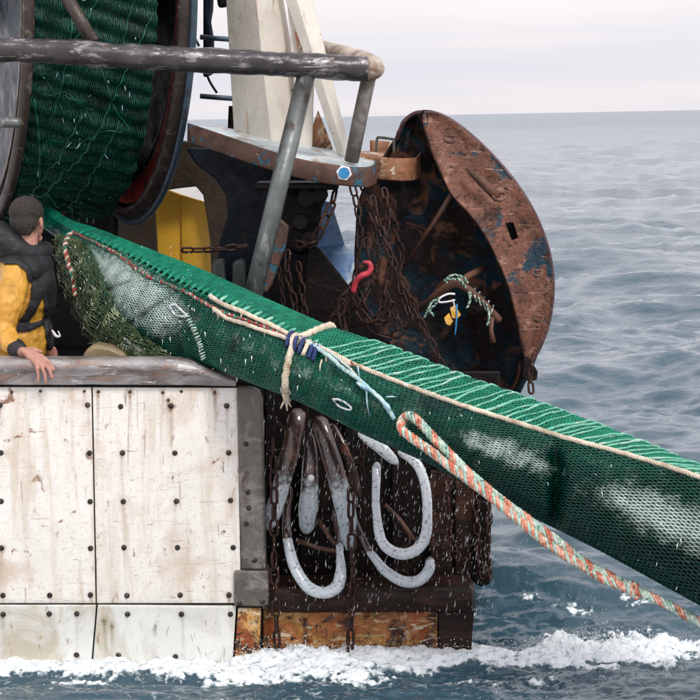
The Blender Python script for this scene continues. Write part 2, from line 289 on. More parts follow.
M['palefender'] = wear_mat('pale_worn_rubber', (.05, .03, .025), (.55, .59, .62), -.3, -.1)
for k_ in ('fender', 'palefender'):
    b_ = next(n for n in M[k_].node_tree.nodes if n.type == 'BSDF_PRINCIPLED'); b_.inputs['Coat Weight'].default_value = .9; b_.inputs['Coat Roughness'].default_value = .06

# ------------------------------------------------------------------ sea
TB = np.random.RandomState(3).rand(256, 256)
def vnoise(x, y):
    xi = np.floor(x).astype(int); yi = np.floor(y).astype(int); fx = x - xi; fy = y - yi; fx = fx * fx * (3 - 2 * fx); fy = fy * fy * (3 - 2 * fy)
    a, b, c, d = TB[xi & 255, yi & 255], TB[(xi + 1) & 255, yi & 255], TB[xi & 255, (yi + 1) & 255], TB[(xi + 1) & 255, (yi + 1) & 255]
    return (a * (1 - fx) + b * fx) * (1 - fy) + (c * (1 - fx) + d * fx) * fy
def fbm(x, y, s, octv=5, g=.55):
    r = 0; a = 1; t = 0
    for k in range(octv):
        r = r + a * vnoise(x * s + 17.3 * k, y * s + 5.1 * k); t += a; a *= g; s *= 2.03
    return r / t - .5
def build_sea():
    H = 2.9
    rows_py = np.concatenate([np.geomspace(.3, 6, 26), np.arange(6.8, 520, 1.15), np.arange(520, 640, .8)])
    Yr = (H * F / rows_py)[::-1]                                   # distances, near to far
    nx = 760; xs = np.linspace(-.21, .21, nx)
    Y, X = np.meshgrid(Yr, xs, indexing='ij'); X = X * Y
    # waves
    rs = np.random.RandomState(5); Z = np.zeros_like(X)
    wx = X + .35 * np.sin(Y * .9 + 1) + .2 * np.sin(X * 1.7); wy = Y + .3 * np.sin(X * .8) + .12 * np.sin(X * 2.9 + Y * 1.3)
    dYr = np.gradient(Y, axis=0)
    for k in range(84):
        lam = 0.16 * (120 ** (k / 83.0)); a0 = math.radians(255 + rs.normal() * 34)
        kx, ky = math.cos(a0) * 2 * math.pi / lam, math.sin(a0) * 2 * math.pi / lam
        st = .0044 if lam < 6 else .0026
        amp = lam * st * (2.5 if .22 < lam < 1.8 else 2.1 if lam < 4 else 1.5)
        ph = kx * wx + ky * wy + rs.rand() * 6.283
        fade = np.clip(1.6 - np.abs(dYr) / lam * .35, .55 if lam > 1.2 else .15, 1)
        s = np.sin(ph); Z += amp * (1.25 - 1.9 * np.abs(np.sin(ph / 2 + .4)) + .35 * s) * fade
    Z *= 1 - .74 * np.where(Y < 12.15, np.maximum(.94, np.exp(-((Y - 12.15) / .5) ** 2)), np.exp(-((Y - 12.15) / .6) ** 2))
    # the wash along the hull
    def bump(cx, cy, sx, sy, h): return h * np.exp(-((X - cx) / sx) ** 2 - ((Y - cy) / sy) ** 2)
    n1 = np.sin(X * 9 + 2 * np.sin(Y * 7)) * np.sin(Y * 11 + X * 3) ; n2 = np.sin(X * 31 + 3 * np.sin(Y * 17 + X * 5)) * np.sin(Y * 37 + 2 * np.sin(X * 13))
    n3 = np.sin(X * 77 + 3 * np.sin(Y * 41)) * np.sin(Y * 83 + 2 * np.sin(X * 57)) 
    # foam band along the hull foot and trailing to the right
    def band(x0, x1, cy, sy, soft=.15):
        e = 1 / (1 + np.exp(-(X - x0) / soft)) / (1 + np.exp((X - x1) / soft))
        return e * np.exp(-((Y - cy - .05 * np.sin(X * 3.1) - .04 * n1) / sy) ** 2)
    m = band(-2.6, .8, 11.93, .21) * .98 + band(.0, 2.4, 11.90, .16) * .9 + bump(1.33, 11.98, .36, .26, 1.25) + bump(-.3, 11.95, .5, .20, .5) + bump(-1.2, 11.98, .9, .12, .45)
    m += band(-2.6, -.3, 11.60, .07) * .28 * (1 + n1) + bump(-.02, 11.55, .13, .10, .75) + bump(-1.55, 11.6, .12, .12, .55) + bump(.9, 11.45, .4, .06, .35) + band(.3, 2.4, 12.7, .10) * .25 * (1 + n1)
    m += .20 * n1 * (m > .08) + .22 * n2 * (m > .08) + .14 * n3 * (m > .08)
    near = np.clip((13.6 - Y) / .8, 0, 1); fb = np.where(near > 0, fbm(X, Y * 1.3, 5.5, 6, .68), 0); fb2 = np.where(near > 0, fbm(X + 9, Y + 4, 17, 4, .6), 0)
    m = m * (1 + 1.5 * fb) + fb * 1.5 * (m > .05)
    Z += near * (fbm(X * .7, Y * 1.6, 7, 4, .6)) * .062
    foam = np.clip((m - .30) / .55, 0, 1)
    foam = np.maximum(foam, (.10 + .5 * fb) * np.clip((12.5 - Y) / .3, 0, 1))
    Z += foam * np.exp(-((Y - 11.9) / .5) ** 2) * (.020 + .085 * fb + .035 * fb2) + bump(1.33, 12.05, .34, .16, .075) * (1 + 2.4 * fb) + bump(-.25, 12.0, .35, .10, .050) * (1 + 2 * fb) + bump(-1.4, 12.0, .9, .09, .03)
    Z -= bump(-1.0, 11.62, 2.0, .10, .035)
    n = len(Yr)
    me = bpy.data.meshes.new('sea')
    V = np.stack([X, Y, Z], -1).reshape(-1, 3).astype(np.float32)
    me.vertices.add(len(V)); me.vertices.foreach_set('co', V.ravel())
    i, j = np.meshgrid(np.arange(n - 1), np.arange(nx - 1), indexing='ij'); a = (i * nx + j).ravel()
    Fq = np.stack([a, a + 1, a + nx + 1, a + nx], -1).astype(np.int32)
    me.loops.add(Fq.size); me.loops.foreach_set('vertex_index', Fq.ravel())
    me.polygons.add(len(Fq)); me.polygons.foreach_set('loop_start', np.arange(0, Fq.size, 4, dtype=np.int32))
    me.polygons.foreach_set('use_smooth', np.ones(len(Fq), bool))
    at = me.attributes.new('foam', 'FLOAT', 'POINT'); at.data.foreach_set('value', foam.ravel().astype(np.float32))
    me.update(calc_edges=True); me.validate()
    o = bpy.data.objects.new('sea', me); C.objects.link(o); o['kind'] = 'structure'; o['label'] = 'choppy grey blue sea with white wash along the hull'
    m = bpy.data.materials.new('sea_water'); m.use_nodes = True; t = m.node_tree; t.nodes.clear(); N = t.nodes.new; L = t.links.new
    out = N('ShaderNodeOutputMaterial'); b = N('ShaderNodeBsdfPrincipled'); tc = N('ShaderNodeTexCoord')
    b.inputs['IOR'].default_value = 1.333; sp_ = N('ShaderNodeSeparateXYZ'); L(tc.outputs['Object'], sp_.inputs[0]);
    def noise(s, d=6, dist=0):
        mp = N('ShaderNodeMapping'); mp.inputs['Scale'].default_value = s; L(tc.outputs['Object'], mp.inputs[0])
        q = N('ShaderNodeTexNoise'); q.inputs['Scale'].default_value = 1; q.inputs['Detail'].default_value = d; q.inputs['Distortion'].default_value = dist; L(mp.outputs[0], q.inputs['Vector']); return q.outputs['Fac']
    at = N('ShaderNodeAttribute'); at.attribute_name = 'foam'
    fn = noise((26, 26, 26), 8, .6); f2 = N('ShaderNodeMath'); f2.operation = 'MULTIPLY_ADD'; L(fn, f2.inputs[0]); f2.inputs[1].default_value = 2.3; f2.inputs[2].default_value = -1.20
    f3 = N('ShaderNodeMath'); f3.operation = 'ADD'; L(at.outputs['Fac'], f3.inputs[0]); L(f2.outputs[0], f3.inputs[1])
    g = N('ShaderNodeMath'); g.operation = 'GREATER_THAN'; L(at.outputs['Fac'], g.inputs[0]); g.inputs[1].default_value = .02
    f4 = N('ShaderNodeMath'); f4.operation = 'MULTIPLY'; f4.use_clamp = True; L(f3.outputs[0], f4.inputs[0]); L(g.outputs[0], f4.inputs[1])
    fr = N('ShaderNodeMapRange'); L(f4.outputs[0], fr.inputs[0]); fr.inputs[1].default_value = .22; fr.inputs[2].default_value = .62
    # sparse foam lines on the open water
    mx = N('ShaderNodeMix'); mx.data_type = 'RGBA'; L(fr.outputs[0], mx.inputs[0]); mx.inputs[6].default_value = (.034, .076, .104, 1); mx.inputs[7].default_value = (.84, .88, .90, 1)
    fc = N('ShaderNodeMapRange'); L(f4.outputs[0], fc.inputs[0]); fc.inputs[1].default_value = .35; fc.inputs[2].default_value = .95
    fx = N('ShaderNodeMix'); fx.data_type = 'RGBA'; L(fc.outputs[0], fx.inputs[0]); fx.inputs[6].default_value = (.36, .47, .50, 1); fx.inputs[7].default_value = (.80, .84, .86, 1); L(fx.outputs[2], mx.inputs[7])
    L(mx.outputs[2], b.inputs['Base Color'])
    rr = N('ShaderNodeMapRange'); L(fr.outputs[0], rr.inputs[0]); rr.inputs[3].default_value = .06; rr.inputs[4].default_value = .8; rd_ = N('ShaderNodeMapRange'); L(sp_.outputs['Y'], rd_.inputs[0]); rd_.inputs[1].default_value = 40; rd_.inputs[2].default_value = 500; rd_.inputs[3].default_value = .06; rd_.inputs[4].default_value = .20; L(rd_.outputs[0], rr.inputs[3]); L(rr.outputs[0], b.inputs['Roughness'])
    bp = N('ShaderNodeBump'); bp.inputs['Strength'].default_value = .6; bp.inputs['Distance'].default_value = .028; L(noise((5, 5, 5), 8, .5), bp.inputs['Height'])
    b3 = N('ShaderNodeBump'); b3.inputs['Strength'].default_value = .5; md_ = N('ShaderNodeMapRange'); L(sp_.outputs['Y'], md_.inputs[0]); md_.inputs[1].default_value = 25; md_.inputs[2].default_value = 220; md_.inputs[3].default_value = .07; md_.inputs[4].default_value = .55; L(md_.outputs[0], b3.inputs['Distance']); L(noise((.9, .9, .9), 6, .4), b3.inputs['Height']); L(bp.outputs[0], b3.inputs['Normal'])
    b4 = N('ShaderNodeBump'); b4.inputs['Strength'].default_value = 1; b4.inputs['Distance'].default_value = .02; fm_ = N('ShaderNodeMath'); fm_.operation = 'MULTIPLY'; L(fn, fm_.inputs[0]); L(fr.outputs[0], fm_.inputs[1]); L(fm_.outputs[0], b4.inputs['Height']); L(b3.outputs[0], b4.inputs['Normal'])
    L(b4.outputs[0], b.inputs['Normal']); L(b.outputs[0], out.inputs[0])
    me.materials.append(m)
    return X, Y, foam
seaX, seaY, seaFoam = build_sea()

# spray thrown up along the wash
def spray():
    mb = MB(); ico = [(0, 0, 1), (.9, 0, -.4), (-.45, .8, -.4), (-.45, -.8, -.4), (0, 0, -.9)]
    fc = [(0, 1, 2), (0, 2, 3), (0, 3, 1), (4, 2, 1), (4, 3, 2), (4, 1, 3)]
    def blob(c, r):
        q = Quaternion((rnd.random(), rnd.random(), rnd.random(), rnd.random())).normalized()
        mb.add([Vector(c) + (q @ Vector(v)) * r for v in ico], fc)
    for _ in range(1900):
        k = rnd.random()
        if k < .45: x = rnd.gauss(1.33, .25); y = 12.02 + rnd.gauss(0, .07); z = .06 + abs(rnd.gauss(0, .05)) * math.exp(-((x - 1.33) / .3) ** 2)
        elif k < .8: x = rnd.gauss(-.3, .4); y = 11.97 + rnd.gauss(0, .05); z = .05 + abs(rnd.gauss(0, .035))
        else: x = rnd.uniform(-2.2, 2); y = 11.96 + rnd.gauss(0, .06); z = .04 + abs(rnd.gauss(0, .025))
        blob((x, y, z), rnd.uniform(.0015, .0045))
    o = mb.build('sea_spray', M['foamdrop'], kind='stuff', smooth=True, angle=180)
    o['label'] = 'white spray flying above the wash'; return o
M['foamdrop'] = mat('white_water_drop', (.88, .90, .91), rough=.2, vary=.03)
spray()

# ------------------------------------------------------------------ the trawler
boat = thing('fishing_trawler', (-.9, 12.2, 0), 'white and rusty fishing trawler with bolted side panels, steel railing and cream gallows legs', 'fishing boat')
YW = 12.0
def panelgrid(q, Y, th, m, blts, seed):
    tl, tr, br, bl_ = [np.array(k, float) for k in q]; nx, ny = 130, 130; G = []; at = []; rp = random.Random(seed)
    runs = [(x, y, rp.uniform(.15, 1) if rp.random() < .7 else 0, rp.uniform(8, 34), rp.uniform(-.08, .08)) for x, y in blts]
    for j in range(ny):
        row = []
        for i in range(nx):
            u, v = i / (nx - 1), j / (ny - 1); p = (tl * (1 - u) + tr * u) * (1 - v) + (bl_ * (1 - u) + br * u) * v
            e = min(u, v, 1 - u, 1 - v) * 60; d = .0035 * (pnoise(Vector((p[0] * .018, p[1] * .018, seed))) + .3 * pnoise(Vector((p[0] * .07, p[1] * .06, seed)))) + (.004 * max(0, 1 - e) ** 2)
            r = 0
            for x, y, k, l, tl_ in runs:
                dy = p[1] - y; dx = p[0] - x - dy * tl_
                if abs(dx) < 7 and -5 < dy < 60: r += k * (math.exp(-(dx / 1.6) ** 2) * math.exp(-max(0, dy) / l) * (1 if dy > 0 else 0) + .8 * math.exp(-(dx * dx + dy * dy) / 13))
            row.append(P(p[0], p[1], Y + d)); at.append(min(1, r))
        G.append(row)
    mb = MB(); mb.grid(G, att=at)
    edge = G[0] + [r[-1] for r in G[1:]] + G[-1][::-1][1:] + [r[0] for r in G[::-1]][1:-1]
    n0 = len(mb.v); k = len(edge); mb.v += [tuple(p) for p in edge] + [tuple(p + Vector((0, th, 0))) for p in edge]; mb.a += [0.0] * (2 * k)
    mb.f += [(n0 + i, n0 + (i + 1) % k, n0 + k + (i + 1) % k, n0 + k + i) for i in range(k)]; mb.m += [0] * k
    return mb.build('side_panel', m, boat, angle=60)
def panel(poly, Y, th, m, label=None, name='side_panel'):
    o = MB().slab(poly, Y, th).build(name, m, boat, bevel=.004)
    if label: o['label'] = label
    return o
p5 = panel([(238, 608), (261, 608), (258, 700), (232, 700)], YW + .003, .035, M['orange'])
# bolt heads: shared mesh, each its own sub-part
def bolt_mesh(r, name='bolt', m='bolt'):
    mb = MB(); n = 8
    rings = [(1.45, 0.0), (1.45, .18), (1.0, .25), (1.0, .75), (.6, .95)]
    vs = []; fs = []
    for rr, h in rings:
        for k in range(n):
            a = 2 * math.pi * k / n; vs.append((math.cos(a) * rr * r, -h * r, math.sin(a) * rr * r))
    for i in range(len(rings) - 1):
        for k in range(n):
            fs.append((i * n + k, i * n + (k + 1) % n, (i + 1) * n + (k + 1) % n, (i + 1) * n + k))
    fs.append(tuple((len(rings) - 1) * n + k for k in range(n)))
    me = bpy.data.meshes.new(name); me.from_pydata(vs, [], fs); me.materials.append(M[m])
    bm = bmesh.new(); bm.from_mesh(me); bmesh.ops.recalc_face_normals(bm, faces=bm.faces); bm.to_mesh(me); bm.free()
    return me
BM, BS = bolt_mesh(.0105), bolt_mesh(.006)
def inst(name, me, loc, parent, rot=None, scale=None):
    o = bpy.data.objects.new(name, me); C.objects.link(o); o.parent = parent
    base = Vector((0, 0, 0)); p = parent
    while p is not None: base += Vector(p.location); p = p.parent
    o.location = Vector(loc) - base
    if rot is not None: o.rotation_mode = 'QUATERNION'; o.rotation_quaternion = rot
    if scale is not None: o.scale = scale
    return o
def bolts(par, pts, Y, me=BM):
    for x, y in pts:
        inst('bolt', me, P(x + rnd.uniform(-.6, .6), y + rnd.uniform(-.6, .6), Y), par, Quaternion((0, 1, 0), rnd.random() * 3))
B1 = [(0, 405), (88, 405), (1, 453), (89, 453), (1, 501), (90, 501), (2, 548), (91, 548), (3, 595), (50, 595), (91, 595), (-45, 405), (-45, 453), (-45, 501), (-45, 548), (-45, 595)]
B2 = [(121, 406), (171, 406), (227, 406), (122, 453), (175, 453), (229, 453), (123, 501), (176, 501), (231, 501), (124, 548), (178, 548), (233, 548), (127, 595), (180, 595), (229, 595)]
B3 = [(3, 614), (49, 614), (77, 614), (77, 655), (-45, 614)]; B4 = [(127, 614), (182, 614), (230, 614), (119, 655), (176, 657)]
S1 = [(40, 391.5), (84, 391.5), (12, 392)]; S2 = [(98, 392), (130, 392), (163, 392), (181, 392), (215, 392), (168, 400)]
p1 = panelgrid([(-70, 387), (91.2, 387.5), (95.4, 603), (-70, 603)], YW, .035, M['white'], B1 + S1, 1); bolts(p1, B1, YW - .001); bolts(p1, S1, YW - .001, BS)
p2 = panelgrid([(92.8, 387.5), (237, 388), (241, 603), (97, 603)], YW, .035, M['white'], B2 + S2, 2); bolts(p2, B2, YW - .001); bolts(p2, S2, YW - .001, BS)
p3 = panelgrid([(-70, 605), (96, 605), (88, 700), (-70, 700)], YW - .002, .035, M['whitelow'], B3, 3); bolts(p3, B3, YW - .003)
p4 = panelgrid([(97.8, 605), (236, 606), (230, 700), (89.6, 700)], YW - .002, .035, M['whitelow'], B4 + [(97, 612), (104, 620), (112, 625)], 4); bolts(p4, B4, YW - .003)
# backing hull, keeps the seams dark and gives the side its thickness
MB().slab([(-80, 380), (262, 380), (262, 720), (-80, 720)], YW + .037, .10).build('hull_backing', M['black'], boat, smooth=False)
# gunwale: rounded cap swept along the top edge
def gunwale():
    mb = MB(); path = [(-80, 358.5, 384.8), (150, 358.5, 385), (182, 360, 385.2), (200, 365, 385.4), (218, 372, 385.8), (236, 378.5, 386)]
    a = cr(path, 60); prof = [(0, 1), (-.035, .95), (-.055, .55), (-.058, .42), (-.066, .36), (-.068, .2), (-.05, .03), (-.03, 0), (.12, 0), (.15, .06), (.15, .7), (.15, 1)]
    G = []
    for x, yt, yb in a:
        row = []
        for d, h in prof:
            wv = .0028 * pnoise(Vector((x * .06, h * 4, 0)))
            row.append(P(x, lerp(yt, yb, h), YW) + Vector((0, d + wv * 2, wv)))
        G.append(row)
    mb.grid(G, closev=True); mb.f.append(tuple(range(len(prof)))); mb.m.append(0)
    n = len(mb.v); mb.f.append(tuple(range(n - len(prof), n))); mb.m.append(0)
    mb.build('gunwale', M['gunwale'], boat, angle=50)
gunwale()
po = MB().slab([(236.6, 386.8), (252, 386.8), (260, 390), (262, 400), (266, 570), (241, 570)], YW - .012, .16).build('corner_post', M['post'], boat, bevel=.012)
bolts(po, [(246, 444), (248, 492), (249, 508), (246, 524), (255, 560)], YW - .012)
br = MB().slab([(234, 571), (268, 571), (269, 605), (263, 607), (234, 606)], YW - .03, .20).build('corner_bracket', M['post'], boat, bevel=.01)
bolts(br, [(240, 603), (262, 602)], YW - .03)

# stern below the net
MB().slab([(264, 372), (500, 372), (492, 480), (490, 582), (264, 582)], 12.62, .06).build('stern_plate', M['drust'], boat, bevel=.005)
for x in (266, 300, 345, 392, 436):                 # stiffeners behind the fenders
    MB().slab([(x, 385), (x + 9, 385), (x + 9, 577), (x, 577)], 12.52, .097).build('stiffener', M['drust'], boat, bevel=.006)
# main cross beam, a heavy rounded timber-like fender bar
def beam():
    mb = MB(); pr = []
    for k in range(20):
        a = 2 * math.pi * k / 20; c, s = math.cos(a), math.sin(a)
        pr.append((abs(c) ** .45 * (1 if c > 0 else -1), abs(s) ** .45 * (1 if s > 0 else -1)))
    G = []
    for x in np.linspace(268.5, 474, 50):
        y0, y1 = 579, 608
        k = 1 if x < 470 else 1 - (x - 470) / 14
        cen = P(x, (y0 + y1) / 2, 12.22); hh = px((y1 - y0) / 2, 12.2)
        row = [cen + Vector((0, .20 * s * k + .006 * pnoise(Vector((x * .08, s, c))), hh * c * k * (1 + .06 * pnoise(Vector((x * .07, c * 2, 3)))))) for s, c in pr]
        G.append(row)
    mb.grid(G, closev=True); n = len(pr); mb.f += [tuple(range(n)), tuple(range(len(mb.v) - n, len(mb.v)))]; mb.m += [0, 0]
    mb.build('cross_beam', M['rust2'], boat, angle=60)
M['rust2'] = mat('brown_scuffed_beam', (.016, .007, .005), [((.060, .024, .014), (4, 4, 10), .5, .66, 8, .7), ((.012, .008, .007), (5, 5, 9), .54, .68, 6, .5), ((.30, .20, .16), (12, 12, 30), .68, .74, 5, .5)], rough=.42, bump=.6, bscale=24, spec=.22)
beam()
# planks of the rust stained foot
edges = [262.5, 349, 438.5]
for a, b in zip(edges[:-1], edges[1:]):
    panel([(a + .5, 609.5), (b - .5, 609.5), (b - .8, 720), (a + .3, 720)], 12.10 + rnd.uniform(-.004, .004), .06, M['orange'], name='foot_plate')
panel([(439, 609.5), (474.5, 609.5), (472, 640), (468, 720), (439, 720)], 12.06, .30, M['rust2'], 'dark rounded end block of the stern foot', 'foot_block')
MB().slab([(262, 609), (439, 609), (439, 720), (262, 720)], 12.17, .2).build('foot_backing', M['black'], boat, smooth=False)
# strap plates and lumps hanging at the far corner of the stern
for i, (x0, x1, y0, y1, Y) in enumerate([(455, 474, 478, 580, 12.46), (474, 489, 500, 584, 12.42), (430, 452, 470, 577, 12.50)]):
    o = MB().slab([(x0, y0), (x1, y0 + 3), (x1 + 1, y1), ((x0 + x1) / 2, y1 + 3), (x0, y1)], Y, .05).build('chafing_strip', M['rust2' if i != 1 else 'drust'], boat, bevel=.008)

# ---- gallows platform
def ledge(name, top, th_px, Y, mats, depth=.9, holes=None):
    """top: edge polyline (x, y, Y) running left to right round the nose; band hangs from it"""
    a = cr(top, 60); mb = MB(); G = []
    for i, (x, y, Yq) in enumerate(a):
        t = th_px[0] + (th_px[1] - th_px[0]) * i / 59
        p0 = P(x, y, Yq); p1 = P(x, y + t, Yq)
        G.append([p0 + Vector((0, .03, 0)), p0 + Vector((0, .004, 0)), p0 + Vector((0, 0, -.006)), p1 + Vector((0, 0, .006)), p1 + Vector((0, .004, 0)), p1 + Vector((0, .03, 0))])
    mb.grid(G); return mb, a
mb, a = ledge('platform_edge', [(188, 124, 13.45), (215, 133, 13.3), (250, 145, 13.15), (285, 156, 13.05), (315, 163, 13.0), (345, 167, 12.98), (366, 168, 13.02), (374.5, 165, 13.12), (376, 161, 13.3), (376, 156, 13.6)], (17, 19), 13, None)
edge = mb.build('platform_edge', M['rustblue'], boat, solid=.012, angle=60)
top = [P(x, y + 2.5, Y) for x, y, Y in a]
MB().prism(top + [top[-1] + Vector((-.3, .4, 0)), top[0] + Vector((.15, .45, .0))], (0, 0, -.02)).build('platform_deck', M['deckpaint'] if 'deckpaint' in M else M.setdefault('deckpaint', mat('worn_pale_deck_paint', (.42, .50, .52), [((.30, .15, .08), (9, 9, 9), .55, .66, 7, .8), ((.70, .70, .68), (5, 5, 5), .5, .64, 6, .5)], rough=.45, bump=.3)), boat, smooth=False)
st = thing('blue_stud_fitting', P(344, 172, 12.97), 'round blue stud in a hexagonal ring on the rusty platform edge', 'stud')
mb = MB(); n = 6; ring = []
for k in range(6):
    an = math.pi / 3 * k + .2; ring.append(P(344 + 8 * math.cos(an), 173 + 8 * math.sin(an), 12.968))
mb.prism(ring, (0, .014, 0)); mb.build('hexagonal_ring', M['silver'], st, bevel=.003)
disc = [P(344 + 5.6 * math.cos(q), 173 + 5.6 * math.sin(q), 12.958) for q in np.linspace(0, 6.283, 21)[:-1]]
MB().prism(disc, (0, .009, 0)).build('stud_face', M['bluestud'], st, bevel=.002)
# second, orange rusty tray on the far side
mb, a = ledge('x', [(346, 140, 14.2), (350, 150, 13.6), (366, 156, 13.5), (392, 159, 13.45), (412, 159, 13.5), (419, 156, 13.65), (420, 151, 13.9), (416, 147, 14.2), (395, 143, 14.4), (370, 141, 14.4)], (21, 20), 13, None)
mb.build('tray_rim', M['orust'], boat, solid=.012, angle=60)
t2 = [P(x, y + 10, Y) for x, y, Y in a]
MB().prism(t2, (0, 0, -.02)).build('tray_floor', M['orust'], boat, smooth=False)
MB().tube(PP([(376, 152, 13.7), (377, 139, 13.7), (380, 137.5, 13.7), (392, 139, 13.75), (394, 141, 13.75), (394, 152, 13.75)], 24), .009, 6).build('tray_handle', M['pipe2'], boat)
MB().slab([(392, 152), (395, 141), (397, 130), (399, 152)], 13.8, .02).build('tray_lug', M['orust'], boat, bevel=.003)

# gallows legs (box section, cream)
def boxleg(name, quad_f, quad_s, Y, m1, m2, th=.02):
    pass
def leg(fr, side, Y0, dY):                      # front polygon and the receding side polygon share an edge
    o = MB()
leg1 = MB()
A0, A1 = P(224, -30, 13.75), P(233.5, 131, 13.75); B0, B1 = P(253, -30, 13.55), P(272, 144, 13.55)
C0, C1 = P(279, -30, 13.75), P(310, 156, 13.75); A0, B0, C0 = A0 + (A0 - A1) * .7, B0 + (B0 - B1) * .7, C0 + (C0 - C1) * .7; D0, D1 = A0 + (C0 - B0), A1 + (C1 - B1)
leg1.add([A0, B0, C0, D0, A1, B1, C1, D1], [(0, 1, 5, 4), (1, 2, 6, 5), (2, 3, 7, 6), (3, 0, 4, 7), (0, 3, 2, 1), (4, 5, 6, 7)])
leg1.m = [1, 0, 0, 1, 0, 0]
leg1.build('gallows_leg', [M['cream'], M['cream']], boat, bevel=.006, recalc=True)
leg2 = MB()
A0, A1 = P(275, -30, 13.66), P(337, 154, 13.42); B0, B1 = P(288, -30, 13.6), P(346, 160, 13.36)
C0, C1 = P(306, -30, 13.66), P(352, 157, 13.46); A0, B0, C0 = A0 + (A0 - A1) * .7, B0 + (B0 - B1) * .7, C0 + (C0 - C1) * .7; D0, D1 = A0 + (C0 - B0), A1 + (C1 - B1)
leg2.add([A0, B0, C0, D0, A1, B1, C1, D1], [(0, 1, 5, 4), (1, 2, 6, 5), (2, 3, 7, 6), (3, 0, 4, 7), (0, 3, 2, 1), (4, 5, 6, 7)])
leg2.build('gallows_leg', M['cream'], boat, bevel=.008)
MB().slab([(286, -10), (300, 30), (314, 80), (312, 158), (300, 156)], 13.62, .1).build('gallows_web', M['cream'], boat, bevel=.006)
MB().slab([(312, 128), (318, 110), (330, 140), (335, 156), (312, 158)], 13.66, .04).build('gusset', M['orust'], boat, bevel=.004)
MB().slab([(294, 30), (303, 40), (314, 80), (304, 78)], 13.58, .03).build('gusset', M['orust'], boat, bevel=.004)

# railing
def dented(l, n, r):
    a = cr(l, n); pts = [P(*q) for q in a]; rr = []
    for i, q in enumerate(pts):
        s = pnoise(Vector((q.x * 5.5, 0, 1.7))) * .10 + pnoise(Vector((q.x * 17, 3, 1.7))) * .07
        rr.append(r * (1 + s)); q.z += .006 * pnoise(Vector((q.x * 7, 9, 0)))
    return pts, rr
pts, rr = dented([(-30, 47.5, 12.75), (60, 52, 12.78), (150, 57.5, 12.8), (230, 61.5, 12.84), (300, 65, 12.87), (350, 68, 12.9), (366, 69, 12.92)], 110, px(12.6, 12.8))
rail = MB().tube(pts, rr, 20, wob=.10).build('guard_rail', M['pipe'], boat, angle=180)
MB().tube(PP([(364, 69, 12.92), (370, 69.5, 12.93), (374, 69.5, 12.98), (374, 67, 13.08), (366, 62, 13.3), (350, 57, 13.6), (330, 52, 14.0), (314, 48, 14.3)], 30), px(10.3, 12.9), 16, wob=.06).build('rail_elbow', M['cream2'] if 'cream2' in M else M.setdefault('cream2', mat('rust_streaked_cream_pipe', (.36, .29, .22), [((.16, .08, .05), (10, 10, 10), .48, .62, 7, .8), ((.55, .50, .45), (12, 12, 12), .58, .68, 6, .5)], rough=.45, bump=.4)), boat, angle=180)
MB().tube([P(307, 72, 12.89), P(281, 178, 12.72), P(252, 300, 12.55)], px(9.3, 12.8), 18, wob=.02).build('rail_post', M['pipe2'], boat, angle=180)
MB().tube([P(369, 76, 12.98), P(360, 118, 13.05), P(351.5, 161, 13.12)], px(7.4, 13), 16, wob=.03).build('rail_post', M['post'], boat, angle=180)
MB().tube([P(57, -20, 13.0), P(93, 42, 12.85)], px(6.6, 13), 14, wob=.03).build('rail_brace', M['rim'], boat, angle=180)
MB().tube([P(-30, 122, 12.9), P(16, 122.5, 12.92), P(20, 122.5, 12.93)], px(5.2, 13), 12).build('short_rail', M['pipe2'], boat, angle=180)
for q, nm in (([(200, 96, 15.2), (218, 97.5, 15.2), (240, 99, 15.2)], 0), ([(200, 37, 15.2), (218, 38.5, 15.2), (240, 40, 15.2)], 0)):
    MB().tube(PP(q), px(2.6, 15.2), 8).build('far_rail', M['slate'], boat, angle=180)
MB().tube(PP([(206, 72, 15), (210, 82, 15), (217, 93, 15)], 10), px(1.4, 15), 6).build('far_rail_hook', M['drust'], boat, angle=180)

# bulkheads behind and inside
bk = MB()
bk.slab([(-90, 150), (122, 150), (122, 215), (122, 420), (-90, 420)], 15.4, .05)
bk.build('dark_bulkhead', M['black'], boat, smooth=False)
MB().slab([(186, 148), (250, 150), (318, 172), (318, 420), (214, 420), (214, 290), (220, 240), (228, 215), (226, 196), (216, 180), (196, 164)], 14.0, .05).build('navy_bulkhead', M['navy'], boat, bevel=.01)
# arch frame in dull ochre round the yellow opening
arch_o = [(118, 200), (150, 178), (170, 168), (190, 164), (205, 172), (220, 188), (228, 215), (219, 236), (213, 250), (214, 300)]
arch_i = [(157, 300), (156, 240), (154, 210), (168, 189), (182, 187), (196, 186), (203, 195), (206, 215), (210, 240), (213, 300)]
mb = MB(); mb.slab([(118, 150), (180, 140), (240, 150), (240, 300), (212.5, 300), (210, 240), (206, 212), (203, 195), (196, 186.5), (182, 188), (168, 190), (155, 206), (157, 240), (160, 300), (118, 300)], 15.3, .05)
mb.build('arched_frame', M['olive'], boat, bevel=.008)
y1_ = MB().slab([(140, 207), (160, 195), (168, 189.5), (184, 195.5), (184, 300), (140, 300)], 15.53, .04); y1_.build('yellow_locker_side', M['yellow'], boat, bevel=.008)
MB().prism([P(181.5, 194.7, 15.5), P(204, 201.5, 15.42), P(216, 203, 15.38), P(218, 300, 15.38), P(181.5, 300, 15.5)], (0, .04, 0)).build('yellow_locker_door', M['yellow'], boat, bevel=.008)
MB().slab([(160, 160), (230, 160), (230, 225), (160, 225)], 17.5, .05).build('white_deckhouse', M['plainwhite'], boat, bevel=.01)
